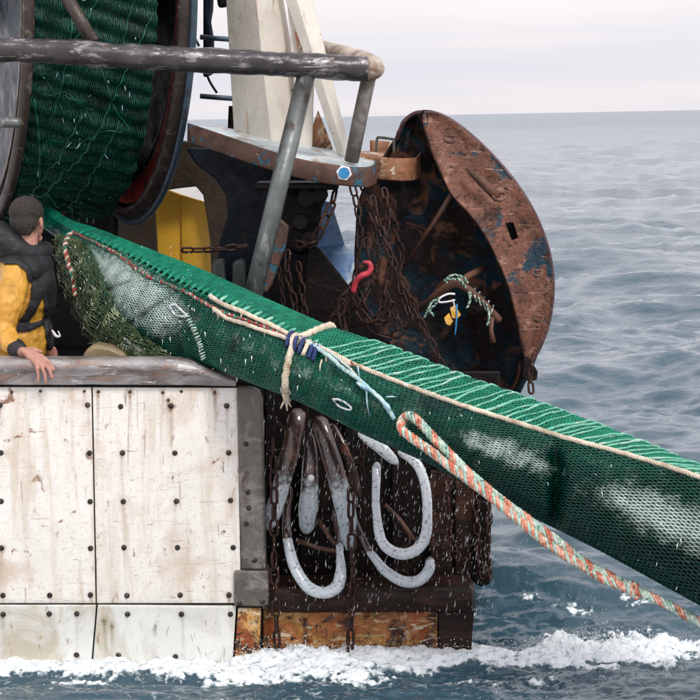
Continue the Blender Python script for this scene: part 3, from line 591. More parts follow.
# dark machinery below the platform
mach = MB()
mach.slab([(288, 182), (326, 184), (328, 196), (322, 208), (318, 244), (300, 256), (284, 248), (289, 226), (280, 214)], 13.5, .35)
mach.build('hydraulic_block', M['drust'], boat, bevel=.02)
MB().slab([(278, 216), (289, 226), (286, 246), (272, 285), (266, 294), (262, 290), (266, 250)], 12.95, .03).build('rusty_cheek_plate', M['rustblue'], boat, bevel=.01)
MB().slab([(255, 183), (340, 183), (338, 190), (255, 190)], 13.2, .5).build('platform_bracket', M['drust'], boat, bevel=.01)
mb = MB()
for (x, y, r) in ((306, 198, 9), (300, 222, 8), (318, 196, 7), (310, 240, 9)):
    mb.tube([P(x, y, 13.28), P(x, y, 13.55)], px(r, 13.4), 14)
mb.build('pipe_fitting', M['drust'], boat, bevel=.004)
# blue plate and dark brace beside the gap with sea
MB().slab([(312, 200), (331, 202), (345.5, 247), (316, 250)], 13.93, .03).build('blue_upright', M['blue'], boat, bevel=.004)
MB().prism([P(316, 247.5, 13.88), P(344.5, 244.5, 13.9), P(355, 257, 13.7), P(347, 282, 13.5)], (0, .03, 0)).build('blue_slope', M['blue'], boat, bevel=.004)
MB().slab([(310, 243), (320, 249), (346.5, 283), (360, 298), (372, 340), (300, 330)], 13.45, .06).build('diagonal_brace', M['drust'], boat, bevel=.01)
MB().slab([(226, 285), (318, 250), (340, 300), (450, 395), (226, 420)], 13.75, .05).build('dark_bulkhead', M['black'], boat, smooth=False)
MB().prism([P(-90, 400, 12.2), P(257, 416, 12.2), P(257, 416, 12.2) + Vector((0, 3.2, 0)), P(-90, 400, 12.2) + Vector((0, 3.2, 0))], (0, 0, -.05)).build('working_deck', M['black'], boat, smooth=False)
MB().slab([(82, 358), (86, 349), (95, 345), (110, 347), (124, 353), (128, 358), (128, 368), (82, 368)], 12.35, .2).build('ochre_fish_bin', M['olive2'] if 'olive2' in M else M.setdefault('olive2', mat('dull_yellow_rail', (.22, .17, .09), rough=.5)), boat, bevel=.02)
for x in (212, 232):   # hull stiffener pipes glimpsed beneath the chain
    MB().slab([(x, 262), (x + 13, 258), (x + 15, 300), (x, 300)], 13.7, .08).build('winch_block', M['post2'] if 'post2' in M else M.setdefault('post2', mat('dark_grey_green_casting', (.05, .065, .06), rough=.4, bump=.3)), boat, bevel=.02)
# dark canvas hanging beyond the drum
MB().slab([(203, -20), (214, -20), (213, 10), (211, 22), (214, 40), (214, 74), (203, 78)], 15.3, .06).build('blue_canvas', M['navy'], boat, bevel=.02)
MB().slab([(214, -20), (232, -20), (229, 6), (218, 8)], 15.0, .1).build('dark_block', M['black'], boat, bevel=.02)
MB().tube([P(232, 106, 14.4), P(231, 130, 14.4)], px(3.5, 14.4), 10).build('short_post', M['drust'], boat)

# ------------------------------------------------------------------ net drum
AX = Vector((.936, .352, 0)).normalized()
CR_ = P(122, -20, 14.8); Rf = 242 * 14.8 / F
CL_ = CR_ - AX * .96
e1 = AX.cross(Vector((0, 0, 1))).normalized(); e2 = Vector((0, 0, 1))
def circ(c, r, n=96): return [c + e1 * (math.cos(a) * r) + e2 * (math.sin(a) * r) for a in np.linspace(0, 2 * math.pi, n + 1)[:-1]]
drum = thing('net_drum', CR_ - AX * .55 - Vector((0, 0, Rf)), 'huge steel net drum with worn round flanges above the deck', 'net drum')
def annulus(c, r0_, r1_, th, name, m, par):
    n = 96; mb = MB(); G = []
    for r_, o_ in ((r0_, 0), (r1_, 0), (r1_, th), (r0_, th)): G.append(circ(c + AX * o_, r_, n))
    mb.grid(G + [G[0]], closev=True); return mb.build(name, m, par, angle=40, bevel=0)
fr = annulus(CR_, .3, Rf - .015, .03, 'flange', M['flange'], drum)
annulus(CR_ - AX * .022, Rf - .27, Rf - .14, .011, 'red_band', M['redpaint'], fr)
annulus(CR_ - AX * .006, Rf - .34, Rf - .325, .02, 'blue_line', M['slate'], fr)
mb = MB(); mb.tube(circ(CR_ + AX * .012, Rf - .02, 120), .022, 10, closed=True); mb.build('flange_rim', M['slate'], fr, angle=180)
mb = MB(); mb.tube(circ(CR_ - AX * .012, Rf - .085, 120), .058, 10, closed=True, squash=.35); mb.build('rim_band', M['rim'], fr, angle=180)
fl = annulus(CL_, .3, Rf - .015, .03, 'flange', M['flangeblue'], drum)
mb = MB(); mb.tube(circ(CL_, Rf - .03, 120), .036, 10, closed=True, squash=.8); mb.build('flange_rim', M['rim'], fl, angle=180)
annulus(CL_ - AX * .02, Rf - .16, Rf - .12, .025, 'stiffening_ring', M['rim'], fl)
for k in range(20):
    a = k / 20 * 2 * math.pi + .05
    for c_, par, s_ in ((CR_ - AX * .012, fr, -1),):
        q = c_ + (e1 * math.cos(a) + e2 * math.sin(a)) * (Rf - .29)
        inst('bolt', BM, q, par, Vector((0, -1, 0)).rotation_difference(-AX), (1.3,) * 3)
mb = MB(); mb.tube([CL_ - AX * .3, CR_ + AX * .3], .30, 32); mb.build('hub', M['flange'], drum)
# netting helper: zigzag twines over a surface grid function
def netting(S, nu, nv, r, name, m, parent, kind=None, knots=True, jit=.25, v0=0.0, v1=1.0, seed=1, attrs=None):
    """S(u,v) arrays -> (pos (n,3), normal (n,3)); twines run along u"""
    rs = np.random.RandomState(seed); k = 2 if knots else 1
    i = np.arange(nu * k + 1); lines = []
    for j in range(nv):
        for ty in (0, 1):
            ph = (i / k) % 2; tri = 1 - np.abs(ph - 1)                  # 0 at even, 1 at odd
            vv = (j + .5 * tri) if ty == 0 else (j + 1 - .5 * tri)
            lines.append(vv)
    VV = np.array(lines); UU = np.tile(i / (nu * k), (len(lines), 1))
    ju = pj(UU * nu, VV, 1) * jit / nu; jv = pj(UU * nu, VV, 2) * jit
    vn = v0 + (VV + jv) / nv * (v1 - v0)
    pos, nor = S(np.clip(UU + ju, 0, 1).ravel(), vn.ravel())
    pos = pos.reshape(len(lines), -1, 3); nor = nor.reshape(len(lines), -1, 3)
    tan = np.gradient(pos, axis=1); tan /= np.linalg.norm(tan, axis=2, keepdims=True) + 1e-12
    bi = np.cross(tan, nor); bi /= np.linalg.norm(bi, axis=2, keepdims=True) + 1e-12
    rr = np.where((np.arange(pos.shape[1]) % k) == 0, r * (1.35 if knots else 1), r)[None, :, None]
    ring = [nor * 1.0, -.5 * nor + .866 * bi, -.5 * nor - .866 * bi]
    V = np.stack([pos + nor * r * .4 + q * rr for q in ring], 2)        # lines, n, 3, 3
    nl, n = V.shape[:2]; V = V.reshape(-1, 3)
    a = (np.arange(nl)[:, None] * n + np.arange(n - 1)[None]).ravel() * 3
    Q = np.concatenate([np.stack([a + s, a + (s + 1) % 3, a + 3 + (s + 1) % 3, a + 3 + s], -1) for s in range(3)]).astype(np.int32)
    me = bpy.data.meshes.new(name); base = Vector((0, 0, 0)); p = parent
    while p is not None: base += Vector(p.location); p = p.parent
    V = (V - np.array(base)).astype(np.float32)
    me.vertices.add(len(V)); me.vertices.foreach_set('co', V.ravel())
    me.loops.add(Q.size); me.loops.foreach_set('vertex_index', Q.ravel())
    me.polygons.add(len(Q)); me.polygons.foreach_set('loop_start', np.arange(0, Q.size, 4, dtype=np.int32))
    me.polygons.foreach_set('use_smooth', np.ones(len(Q), bool)); me.update(calc_edges=True)
    if attrs is not None:
        for nm, fn_ in attrs.items():
            at = me.attributes.new(nm, 'FLOAT', 'POINT'); at.data.foreach_set('value', np.repeat(np.clip(fn_(np.clip(UU + ju, 0, 1), vn), 0, 1), 3).astype(np.float32))
    me.materials.append(m); o = bpy.data.objects.new(name, me); C.objects.link(o); o.parent = parent
    if kind: o['kind'] = kind
    return o
def pj(a, b, s):                                                         # smooth pseudo noise, arrays
    return .6 * np.sin(a * .31 + b * .57 + s * 2.1) * np.sin(a * .17 - b * .43 + s) + .4 * np.sin(a * 1.7 + s) * np.sin(b * 2.3 + a * .4)
wound = thing('wound_net', CR_ - AX * .7 - Vector((0, 0, Rf - .05)), 'dark green trawl net wound in thick layers round the drum', 'net')
RN = Rf - .065
E1, E2, AXn, C0n = np.array(e1), np.array(e2), np.array(AX), np.array(CL_)
def drumS(u, v):      # u along arc, v along axis
    a = -math.pi * .15 + u * math.pi * 1.0 + math.pi * 1.0 * 0
    a = -math.pi * 1.05 + u * math.pi * 1.3
    d = .035 + v * .735
    rr = RN - .035 * (np.sin(d * 37 + 2 * np.sin(a * 5)) * .3 + .5 * np.sin(a * 24 + 2.2 * np.sin(d * 5 + a * 3.1) + 2 * np.sin(a * 7)) + .35 * np.sin(a * 53 + 3 * np.sin(d * 9 - a * 4))) * .5 - .03 * np.clip((v - .93) / .07, 0, 1) + .012 * np.sin(a * 90 + d * 20) + .055 * fbm(a * 4 + 40, d * 3 + 40, 1.3, 4, .6)
    dirv = np.cos(a)[:, None] * E1 + np.sin(a)[:, None] * E2
    return C0n + AXn * d[:, None] + dirv * rr[:, None], dirv
gu, gv = np.meshgrid(np.linspace(0, 1, 220), np.linspace(0, 1, 60), indexing='ij')
pos, nor = drumS(gu.ravel(), gv.ravel()); G = (pos - nor * .006).reshape(220, 60, 3)
G0 = (CL_, )
mb = MB(); mb.grid(G); 
# closing end face towards the far flange
endr = [Vector(G[i, -1]) for i in range(220)]
inner = [Vector(C0n + AXn * .775) + (q - Vector(C0n + AXn * .77)).normalized() * .3 for q in endr]
mb.grid([endr, inner]); mb.build('net_layers', M['drumbase'], wound, angle=180, recalc=False)
netting(drumS, 195, 58, .0042, 'net_twine', M['drumnet'], wound, kind='stuff', jit=.5, seed=3)
for k, (d, a0, a1, m) in enumerate([(.42, -2.35, -1.3, 'redrope'), (.50, -2.6, -1.9, 'redrope')]):
    l = []
    for t in np.linspace(0, 1, 50):
        a = lerp(a0, a1, t) - math.pi * 0; rr = RN + .02 + .004 * math.sin(t * 60)
        l.append(Vector(C0n + AXn * (d + .03 * math.sin(t * 9))) + Vector(E1) * math.cos(a) * rr + Vector(E2) * math.sin(a) * rr)
    MB().tube(l, .006, 5).build('red_marker_cord', M['redrope'], wound, angle=180)
for k in range(22):
    u0_, v0_ = rnd.uniform(.35, .75), rnd.uniform(.0, .7); l = []; du, dv = rnd.uniform(-.18, .18), rnd.uniform(.15, .5)
    for t in np.linspace(0, 1, 40):
        u = u0_ + du * t + .004 * math.sin(t * 7 + k); v = min(.97, v0_ + dv * t); p, n_ = drumS(np.array([u]), np.array([v])); l.append(Vector(p[0]) + Vector(n_[0]) * .010)
    MB().tube(l, rnd.uniform(.004, .010), 6).build('crossing_twine', M[['drumnet', 'drumnet', 'twine', 'drumnet'][k % 4]], wound, angle=180)
# knots and frayed bits on the wound net
mb = MB()
for _ in range(60):
    u, v = rnd.uniform(.3, .8), rnd.uniform(.05, .95); p, n_ = drumS(np.array([u]), np.array([v])); p = Vector(p[0]); n_ = Vector(n_[0])
    q = p + n_ * .012; d = Vector((rnd.gauss(0, .3), -.3, rnd.gauss(-.6, .6))).normalized() * rnd.uniform(.01, .05)
    mb.tube([q, q + d * .5 + n_ * .006, q + d], [.003, .0025, .001], 4)
mb.build('frayed_twine', M['bluerope'], wound, kind='stuff', angle=180)
rp = MB().tube(PP([(174, -20, 14.3), (180, 8, 14.3), (190, 28, 14.35), (199, 46, 14.4)], 20), px(1.6, 14.3), 6).build('rope_end', M['greenrope'], angle=180)
tag(rp, 'thin green rope hanging in front of the drum flange near the top', 'rope')

# ------------------------------------------------------------------ hauled trawl net
# stations: top x,y  seam x,y  bottom x,y  depth Y, half thickness
ST = [(26, 192, 24, 197, 20, 206, 14.30, .05), (50, 207, 47, 214, 41, 225, 13.95, .06), (70, 220, 67, 228, 60, 240, 13.6, .06), (100, 230, 95, 240, 84, 262, 13.3, .14), (130, 242, 124, 253, 98, 300, 13.0, .22), (165, 255.5, 157, 270, 122, 335, 12.75, .26),
      (200, 269, 191, 287, 160, 358, 12.50, .28), (240, 287, 230, 305, 203, 365, 12.12, .26), (285, 307, 274, 326, 255, 385, 11.78, .23), (330, 326, 321, 351, 303, 404, 11.6, .23),
      (397, 348.5, 383, 377, 366, 436, 11.48, .25), (460, 374, 450, 402, 428, 464, 11.35, .26), (520, 395, 510, 421, 480, 493, 11.2, .27), (580, 417.5, 572, 440, 538, 521, 11.05, .29),
      (640, 441, 632, 456, 600, 552, 10.9, .31), (700, 466, 694, 475, 660, 585, 10.75, .33), (765, 490, 758, 500, 728, 622, 10.6, .34), (840, 520, 832, 531, 800, 660, 10.4, .34)]
NS = 700; STA = cr(ST, NS)
# section: (key v, fraction h (T->S->B: 0,1,2), depth d)
SEC = np.array([(0, 0, .55), (.06, .35, .15), (.13, .8, -.35), (.16, 1, -.52), (.24, 1.22, -.84), (.34, 1.5, -1.0), (.43, 1.78, -.82), (.49, 1.95, -.4), (.52, 2.0, 0), (.60, 1.85, .6), (.72, 1.4, .98), (.85, .8, 1.0), (.94, .2, .85), (1, 0, .55)])
fR, fU, fF = np.array(RT), np.array(UP), np.array(fw)
def Pn(x, y, Y):
    d = fF[None] + ((x - 350) / F)[:, None] * fR - ((y - 350) / F)[:, None] * fU
    return np.array(CAM) + d * (Y / d[:, 1])[:, None]
# smooth section splines over v
sv = np.linspace(0, 1, 400)
def crv(col):
    # monotone-ish smooth interpolation by resampled linear + box filter
    y = np.interp(sv, SEC[:, 0], SEC[:, col]); k = 9; yp = np.concatenate([y[-k - 1:-1], y, y[1:k + 1]]); return np.convolve(yp, np.ones(2 * k + 1) / (2 * k + 1), 'valid')
SH, SD = crv(1), crv(2); SH = np.clip(SH, .0, 1.995)
hs = np.interp(sv, SEC[:, 0], SEC[:, 1]); SH = np.where(sv < .2, hs, SH)
def U0(u): return (u * 17 - 2) / 15
def netraw(u, v, extra=None):
    v = v % 1.0
    s = np.stack([np.interp(u, np.linspace(0, 1, NS), STA[:, c]) for c in range(8)], -1)
    h = np.interp(v, sv, SH); d = np.interp(v, sv, SD)
    h1 = np.clip(h, 0, 1)[:, None]; h2 = np.clip(h - 1, 0, 1)[:, None]
    q = s[:, 0:2] * (1 - h1) + s[:, 2:4] * h1; q = np.where(h[:, None] > 1, s[:, 2:4] * (1 - h2) + s[:, 4:6] * h2, q)
    # folds running across the bag
    body = np.clip((v - .17) / .08, 0, 1) * np.clip((.56 - v) / .08, 0, 1)
    L_ = U0(u) * 40
    fold = .5 * np.sin(L_ * 1.9 + 6 * v + 1.5 * np.sin(L_ * .7)) + .35 * np.sin(L_ * 4.3 - 9 * v + 2 * np.sin(L_)) + .3 * np.sin(v * 38 + L_ * .8)
    dd = d * s[:, 7] + body * (.019 * fold + .035 * fbm(u * 40 + 50, v * 12 + 30, .55, 4, .6))
    # deep crease where the bag doubles over near the right, and one at the left
    def crease(uc, slope, wd, dep, vc=.36, vs=.14): return dep * np.exp(-((U0(u) - uc - slope * (v - .33)) / wd) ** 2) * np.exp(-((v - vc) / vs) ** 4)
    dd = dd + crease(.735, .10, .008, .12) - crease(.785, .12, .045, .085, .36, .16) - crease(.70, .0, .02, .03) + crease(.268, -.12, .010, .06) - crease(.19, -.2, .03, .05) + crease(.16, -.25, .007, .05) + crease(.225, -.2, .006, .04)
    band = np.clip((.15 - v) / .04, 0, 1) * np.clip((v + .02) / .02, 0, 1) + np.clip((v - .97) / .03, 0, 1)
    dd = dd - band * .004 * np.sin(u * 300)
    return Pn(q[:, 0], q[:, 1], s[:, 6] + dd)
def netS(u, v):
    e = 1e-3; p = netraw(u, v); a = netraw(np.clip(u + e, 0, 1), v) - netraw(np.clip(u - e, 0, 1), v); b = netraw(u, v + e) - netraw(u, v - e)
    n = np.cross(b, a); n /= np.linalg.norm(n, axis=1, keepdims=True) + 1e-12
    # outward: compare with centre direction
    return p, n
tp, tn = netS(np.array([.55]), np.array([.34]))
NSGN = 1 if tn[0][1] < 0 else -1
def netS2(u, v): p, n = netS(u, v); return p, n * NSGN
net = thing('trawl_net', P(300, 420, 11.6), 'long green trawl net bag hauled from the drum over the stern towards the sea', 'net')
nu, nv = 420, 110
gu, gv = np.meshgrid(np.linspace(0, 1, nu), np.linspace(0, 1, nv + 1)[:-1], indexing='ij')
pos, nor = netS2(gu.ravel(), gv.ravel()); G = (pos - nor * .008).reshape(nu, nv, 3)
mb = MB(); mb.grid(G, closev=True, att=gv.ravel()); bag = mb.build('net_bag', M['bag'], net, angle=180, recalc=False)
# wet glints painted by place into the colour of bag and twine
def glint_spot(u, v, uc, vc, su, sv_): return np.exp(-(((U0(u) - uc) / su) ** 2 + ((v - vc) / sv_) ** 2) ** 1.5)
cm = glint_spot(gu, gv, .195, .27, .06, .085) + .9 * glint_spot(gu, gv, .83, .335, .062, .055) + .55 * glint_spot(gu, gv, .665, .30, .055, .05) + .5 * glint_spot(gu, gv, .25, .34, .02, .10)
at = bag.data.attributes.new('glint', 'FLOAT', 'POINT'); at.data.foreach_set('value', cm.ravel().astype(np.float32))
def glint_shade_mix(m, pale, lo, hi, dark):
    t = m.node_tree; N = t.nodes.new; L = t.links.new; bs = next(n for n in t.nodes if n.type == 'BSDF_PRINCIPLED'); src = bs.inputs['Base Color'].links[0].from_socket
    an = N('ShaderNodeAttribute'); an.attribute_name = 'glint'; nz = N('ShaderNodeTexNoise'); nz.inputs['Scale'].default_value = 13; nz.inputs['Detail'].default_value = 9; nz.inputs['Roughness'].default_value = .8
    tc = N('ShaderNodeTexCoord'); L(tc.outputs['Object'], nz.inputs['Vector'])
    aw = N('ShaderNodeAttribute'); aw.attribute_name = 'shade'
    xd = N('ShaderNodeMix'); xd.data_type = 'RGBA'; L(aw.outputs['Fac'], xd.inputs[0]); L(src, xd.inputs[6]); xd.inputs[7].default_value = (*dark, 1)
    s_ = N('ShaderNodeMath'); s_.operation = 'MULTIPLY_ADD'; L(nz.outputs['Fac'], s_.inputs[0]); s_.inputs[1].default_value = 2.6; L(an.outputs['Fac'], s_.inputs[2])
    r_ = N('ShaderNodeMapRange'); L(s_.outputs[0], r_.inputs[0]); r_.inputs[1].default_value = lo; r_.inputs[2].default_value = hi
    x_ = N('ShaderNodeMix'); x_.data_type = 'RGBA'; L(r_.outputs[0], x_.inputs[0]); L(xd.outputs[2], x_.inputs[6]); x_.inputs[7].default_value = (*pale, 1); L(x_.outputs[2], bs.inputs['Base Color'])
def shade_mask(u, v):
    u = U0(u); return np.clip((u - .50) / .14, 0, 1) * .88 * np.clip(.35 + (v - .16) * 4, 0, 1) + .5 * np.clip((v - .42) / .1, 0, 1) * np.clip((u - .3) / .2, 0, 1)  # shade of the lower and right-hand net, put into its colour
def glint_mask(u, v): return 1.0 * glint_spot(u, v, .170, .31, .105, .125) + 1.0 * glint_spot(u, v, .855, .315, .075, .065) + .74 * glint_spot(u, v, .675, .30, .05, .055) + .5 * glint_spot(u, v, .25, .34, .02, .10) + .25 * glint_spot(u, v, .42, .33, .09, .05)
at = bag.data.attributes['glint']; at.data.foreach_set('value', glint_mask(gu, gv).ravel().astype(np.float32))
at = bag.data.attributes.new('shade', 'FLOAT', 'POINT'); at.data.foreach_set('value', np.clip(shade_mask(gu, gv), 0, .95).ravel().astype(np.float32))
glint_shade_mix(M['bag'], (.16, .25, .22), 1.6, 2.4, (.0004, .006, .005)); glint_shade_mix(M['twine'], (.50, .63, .57), 1.50, 2.25, (.0012, .042, .031))
netting(netS2, 236, 36, .0041, 'net_twine', M['twine'], net, kind='stuff', v0=.165, v1=.56, jit=.22, seed=1, attrs={'glint': glint_mask, 'shade': shade_mask})
netting(netS2, 236, 30, .0041, 'net_twine', M['twine'], net, kind='stuff', v0=.56, v1=.985, jit=.22, seed=2, attrs={'glint': glint_mask, 'shade': shade_mask})
# dense mat on the upper face
netting(netS2, 340, 14, .0055, 'chafing_mat', M['topband'], net, kind='stuff', v0=-.015, v1=.15, jit=.2, seed=4, knots=False)
def on_net(u, v, off=0.0):
    p, n = netS2(np.atleast_1d(np.array(u, float)), np.atleast_1d(np.array(v, float))); return [Vector(a + b * off) for a, b in zip(p, n)]
U = lambda x: float(np.interp(x, STA[:, 2], np.linspace(0, 1, NS)))     # station parameter where the seam is at pixel x
# ropes
def rope(name, pts, r, mats, pitch, parent=None, sides=6, amt=.55):
    pts = [Vector(p) for p in pts]; seg = [0]
    for a, b in zip(pts[:-1], pts[1:]): seg.append(seg[-1] + (b - a).length)
    Ltot = seg[-1]; n = max(12, int(Ltot / pitch * 9)); s = np.linspace(0, Ltot, n)
    A = np.array([list(p) for p in pts]); Q = np.stack([np.interp(s, seg, A[:, k]) for k in range(3)], -1)
    T = np.gradient(Q, axis=0); T /= np.linalg.norm(T, axis=1, keepdims=True) + 1e-12
    u = np.array([0, 1., 0]) if abs(T[0][1]) < .9 else np.array([1., 0, 0]); mb = MB(); US = []
    for k in range(n):
        u = u - T[k] * u.dot(T[k]); u /= np.linalg.norm(u); US.append(u.copy())
    US = np.array(US); WS = np.cross(T, US); K = len(mats)
    for j in range(K):
        a = s / pitch * 2 * math.pi + j * 2 * math.pi / K
        c = Q + (US * np.cos(a)[:, None] + WS * np.sin(a)[:, None]) * (r * amt)
        mb.tube(c, [r * (.44 if K > 4 else .62 if K > 2 else .7) * (1 + .14 * math.sin(q_ * 61 + j * 2) + .1 * math.sin(q_ * 23 + j)) for q_ in s], sides, mi=j)
    ms = list(mats)
    return mb.build(name, [M[q] for q in ms], parent, angle=180, recalc=False)
# pale seam rope along the right part
us = np.linspace(U(330), 1, 160); rope('seam_rope', on_net(us, np.full(160, .166), .013), px(2.3, 11.3), ['whiterope'] * 3, .05, net)
us = np.linspace(U(75), U(300), 160)
sr = rope('red_fleck_cord', on_net(us, np.full(160, .205) + .01 * np.sin(us * 50), .012), px(1.7, 12.3), ['redrope', 'greenrope', 'redrope'], .05, net)
# ribs: cords wrapped across the mat, each a part
xr = 322.0; k = 0
while xr < 735:
    u0_ = U(xr); vs_ = np.linspace(-.015, .16, 16); uu = u0_ + (.16 - vs_) * rnd.uniform(.18, .25) + .0008 * np.sin(vs_ * 60 + xr)
    o = rope('wrap_cord', on_net(uu, vs_, .010), px(1.0 + rnd.uniform(-.35, .5), 11.4), ['rib'] * 3, .05, net, sides=5)
    xr += 9.5 + rnd.uniform(-2.5, 2.5); k += 1
# bead-like lacing turns along the left seam, each a part
for i, xx in enumerate(np.arange(80, 318, 5.6)):
    u_ = U(xx); vs_ = np.linspace(.115, .185, 7); pts = on_net(u_ + (.185 - vs_) * .10, vs_, .008)
    mb = MB(); mb.tube(pts, [px(a, 12) for a in (.6, 1.6, 2.1, 2.2, 2.0, 1.4, .6)], 6); mb.build('lacing_turn', M['rib' if xx > 210 and i % 2 else 'topband'], net, angle=180)
# cream strap round the bag
us = U(306); vs_ = np.linspace(-.01, .53, 60); rope('strap_rope', on_net(us + .028 * np.clip(.17 - vs_, 0, 1) * 4 - .012 * np.sin(vs_ * 6), vs_, .012), px(3.4, 11.6), ['whiterope'] * 3, .035, net)
for dx, dy in ((-6, 14), (1, 17), (5, 12)):
    b = on_net(us - .002, .525, .01)[0]; MB().tube([b, b + Vector((px(dx * .5, 11.6), -.01, -px(dy * .4, 11.6))), b + Vector((px(dx, 11.6), -.01, -px(dy, 11.6) * .8))], [.008, .007, .004], 6).build('strap_tail', M['whiterope'], net, angle=180)
# two cream lines laid along the seam at the left
def img_on_net(pts, off, n=60):        # follow image points, depth taken from the bag's face
    a = cr(pts, n); res = []
    us_ = np.linspace(0, 1, 500); vs_ = np.linspace(.0, .5, 130); gu_, gv_ = np.meshgrid(us_, vs_, indexing='ij')
    return a
UG, VG = np.meshgrid(np.linspace(0, 1, 600), np.linspace(.0, .5, 160), indexing='ij')
PG, NG = netS2(UG.ravel(), VG.ravel())
rel = PG - np.array(CAM); dz = rel @ fF; PX = 350 + F * (rel @ fR) / dz; PY = 350 - F * (rel @ fU) / dz
def onimg(x, y, off):
    k = np.argmin((PX - x) ** 2 + (PY - y) ** 2); return Vector(PG[k] + NG[k] * off)
def sm(pts, it=3):
    for _ in range(it): pts = [pts[0]] + [(a + b * 2 + c) / 4 for a, b, c in zip(pts[:-2], pts[1:-1], pts[2:])] + [pts[-1]]
    return pts
def ropeimg(name, pix, off, r, mats, pitch, parent=net, n=50, **k): return rope(name, sm([onimg(x, y, off) for x, y in cr(pix, n)], 6), r, mats, pitch, parent, **k)
ropeimg('cream_line', [(212, 299), (225, 307), (242, 314), (262, 323), (280, 332), (296, 341)], .022, px(2.2, 11.8), ['whiterope'] * 3, .04)
ropeimg('cream_line', [(216, 311), (230, 320), (250, 328), (272, 336), (290, 342), (300, 345)], .022, px(2.0, 11.8), ['whiterope'] * 3, .04)
ropeimg('cream_line', [(298, 342), (315, 350), (335, 359), (350, 368)], .026, px(3.0, 11.6), ['whiterope'] * 3, .05)
for x, y in ((219, 314), (222, 313), (304, 352), (322, 362), (326, 358), (258, 325), (243, 316)):
    a = onimg(x, y, .02); MB().tube([a, a + Vector((rnd.uniform(-.01, .01), -.015, -.03)), a + Vector((rnd.uniform(-.02, .02), -.01, -.06))], [.005, .005, .003], 5).build('loose_tail', M['whiterope'], net, angle=180)
# navy and white whipping
for i in range(7):
    x = 290 + i * 4.2; y = 337 + i * 2.3; a, b = onimg(x - 3, y + 11, .012), onimg(x + 3, y - 3, .012); mid = onimg(x, y + 4, .045)
    MB().tube(cr([a, mid, b], 10), px(2.3, 11.7), 6).build('whipping_turn', M['navyrope' if i % 3 != 1 else 'whiterope'], net, angle=180)
# pale blue line to the eye of the orange rope
bl = thing('blue_line', onimg(350, 375, .03), 'pale blue tattered line tied along the side of the green net', 'rope')
l = [onimg(x, y, .045) for x, y in cr([(306, 348), (325, 360), (345, 374), (360, 386), (380, 400), (398, 417)], 40)]
rope('line', sm(l, 8), px(1.9, 11.5), ['bluerope', 'mintrope', 'bluerope'], .035, bl)
l = [onimg(x, y, .035) for x, y in cr([(318, 350), (336, 362), (350, 374), (362, 388)], 40)]
rope('line', sm(l, 8), px(1.4, 11.5), ['bluerope', 'whiterope'], .03, bl)
for (x, y) in ((358, 386), (384, 404)):
    for k in range(4):
        a = onimg(x + k * 1.5, y + k, .03); b = onimg(x + k * 1.5 + 4, y + k + 5, .03); c = (a + b) / 2 + Vector((0, -.04, .01)); MB().tube(cr([a, c, b], 8), px(1.6, 11.5), 5).build('knot_turn', M['bluerope'], bl, angle=180)
for (x, y, x2, y2) in ((366, 392, 372, 415), (356, 372, 358, 380), (388, 402, 396, 399), (351, 368, 357, 372)):
    MB().tube([onimg(x, y, .04), onimg((x + x2) / 2, (y + y2) / 2, .03), onimg(x2, y2, .02)], [.005, .004, .002], 5).build('frayed_end', M['redrope' if x == 351 else 'bluerope'], bl, angle=180)
# pale folded sheet ends on the net at the left and middle
def sliver(pix, w0, m, nm, off=.014):
    l = [onimg(x, y, off) for x, y in cr(pix, 14)]; MB().tube(l, [w0 * math.sin(math.pi * (i + .8) / 15) for i in range(14)], 6, squash=.5).build(nm, m, net, angle=180)
M['fish'] = mat('silver_fish_skin', (.62, .66, .68), [((.12, .14, .16), (30, 30, 60), .52, .6, 4, .5)], rough=.25, vary=.1)
def mouth(pix, r, m='whiterope'):
    l = [onimg(x, y, .014) for x, y in pix]; l = cr(l + [l[0]], 30)[:-1]; MB().tube(l, r, 6, closed=True).build('frayed_eyelet', M[m], net, angle=180)
mouth([(172, 307), (177, 306), (184, 311), (188, 318), (182, 318), (175, 313)], .0075, 'fish'); mouth([(335, 398), (342, 399), (352, 405), (350, 408), (341, 405)], .0060, 'fish')
for k in range(17):
    t_ = k / 16; x = lerp(187, 205, t_) + 3 * math.sin(t_ * 3); y = lerp(316, 358, t_)
    MB().tube([onimg(x - 2.5, y + 1.4, .010), onimg(x, y, .018), onimg(x + 2.8 - t_, y - 1.2, .010)], [.004, .0065, .004], 5).build('lacing_turn', M['mintrope'], net, angle=180)
# short white drips on the net face, added as picks of light
mb = MB()
for _ in range(110):
    x, y = rnd.uniform(150, 300), rnd.uniform(262, 400)
    k = np.argmin((PX - x) ** 2 + (PY - y) ** 2)
    if (PX[k] - x) ** 2 + (PY[k] - y) ** 2 > 9 or VG.ravel()[k] < .2: continue
    a = Vector(PG[k] + NG[k] * .012); d = Vector((rnd.gauss(0, .003), 0, -rnd.uniform(.006, .03))); mb.tube([a, a + d], [rnd.uniform(.0015, .0035), .001], 4)
for _ in range(60):
    x, y = rnd.uniform(300, 700), rnd.uniform(380, 590)
    k = np.argmin((PX - x) ** 2 + (PY - y) ** 2)
    if (PX[k] - x) ** 2 + (PY[k] - y) ** 2 > 9 or VG.ravel()[k] < .2: continue
    a = Vector(PG[k] + NG[k] * .012); d = Vector((rnd.gauss(0, .003), 0, -rnd.uniform(.006, .03))); mb.tube([a, a + d], [rnd.uniform(.0012, .0028), .001], 4)
mb.build('drip_beads', M['foamdrop'], net, kind='stuff', angle=180)

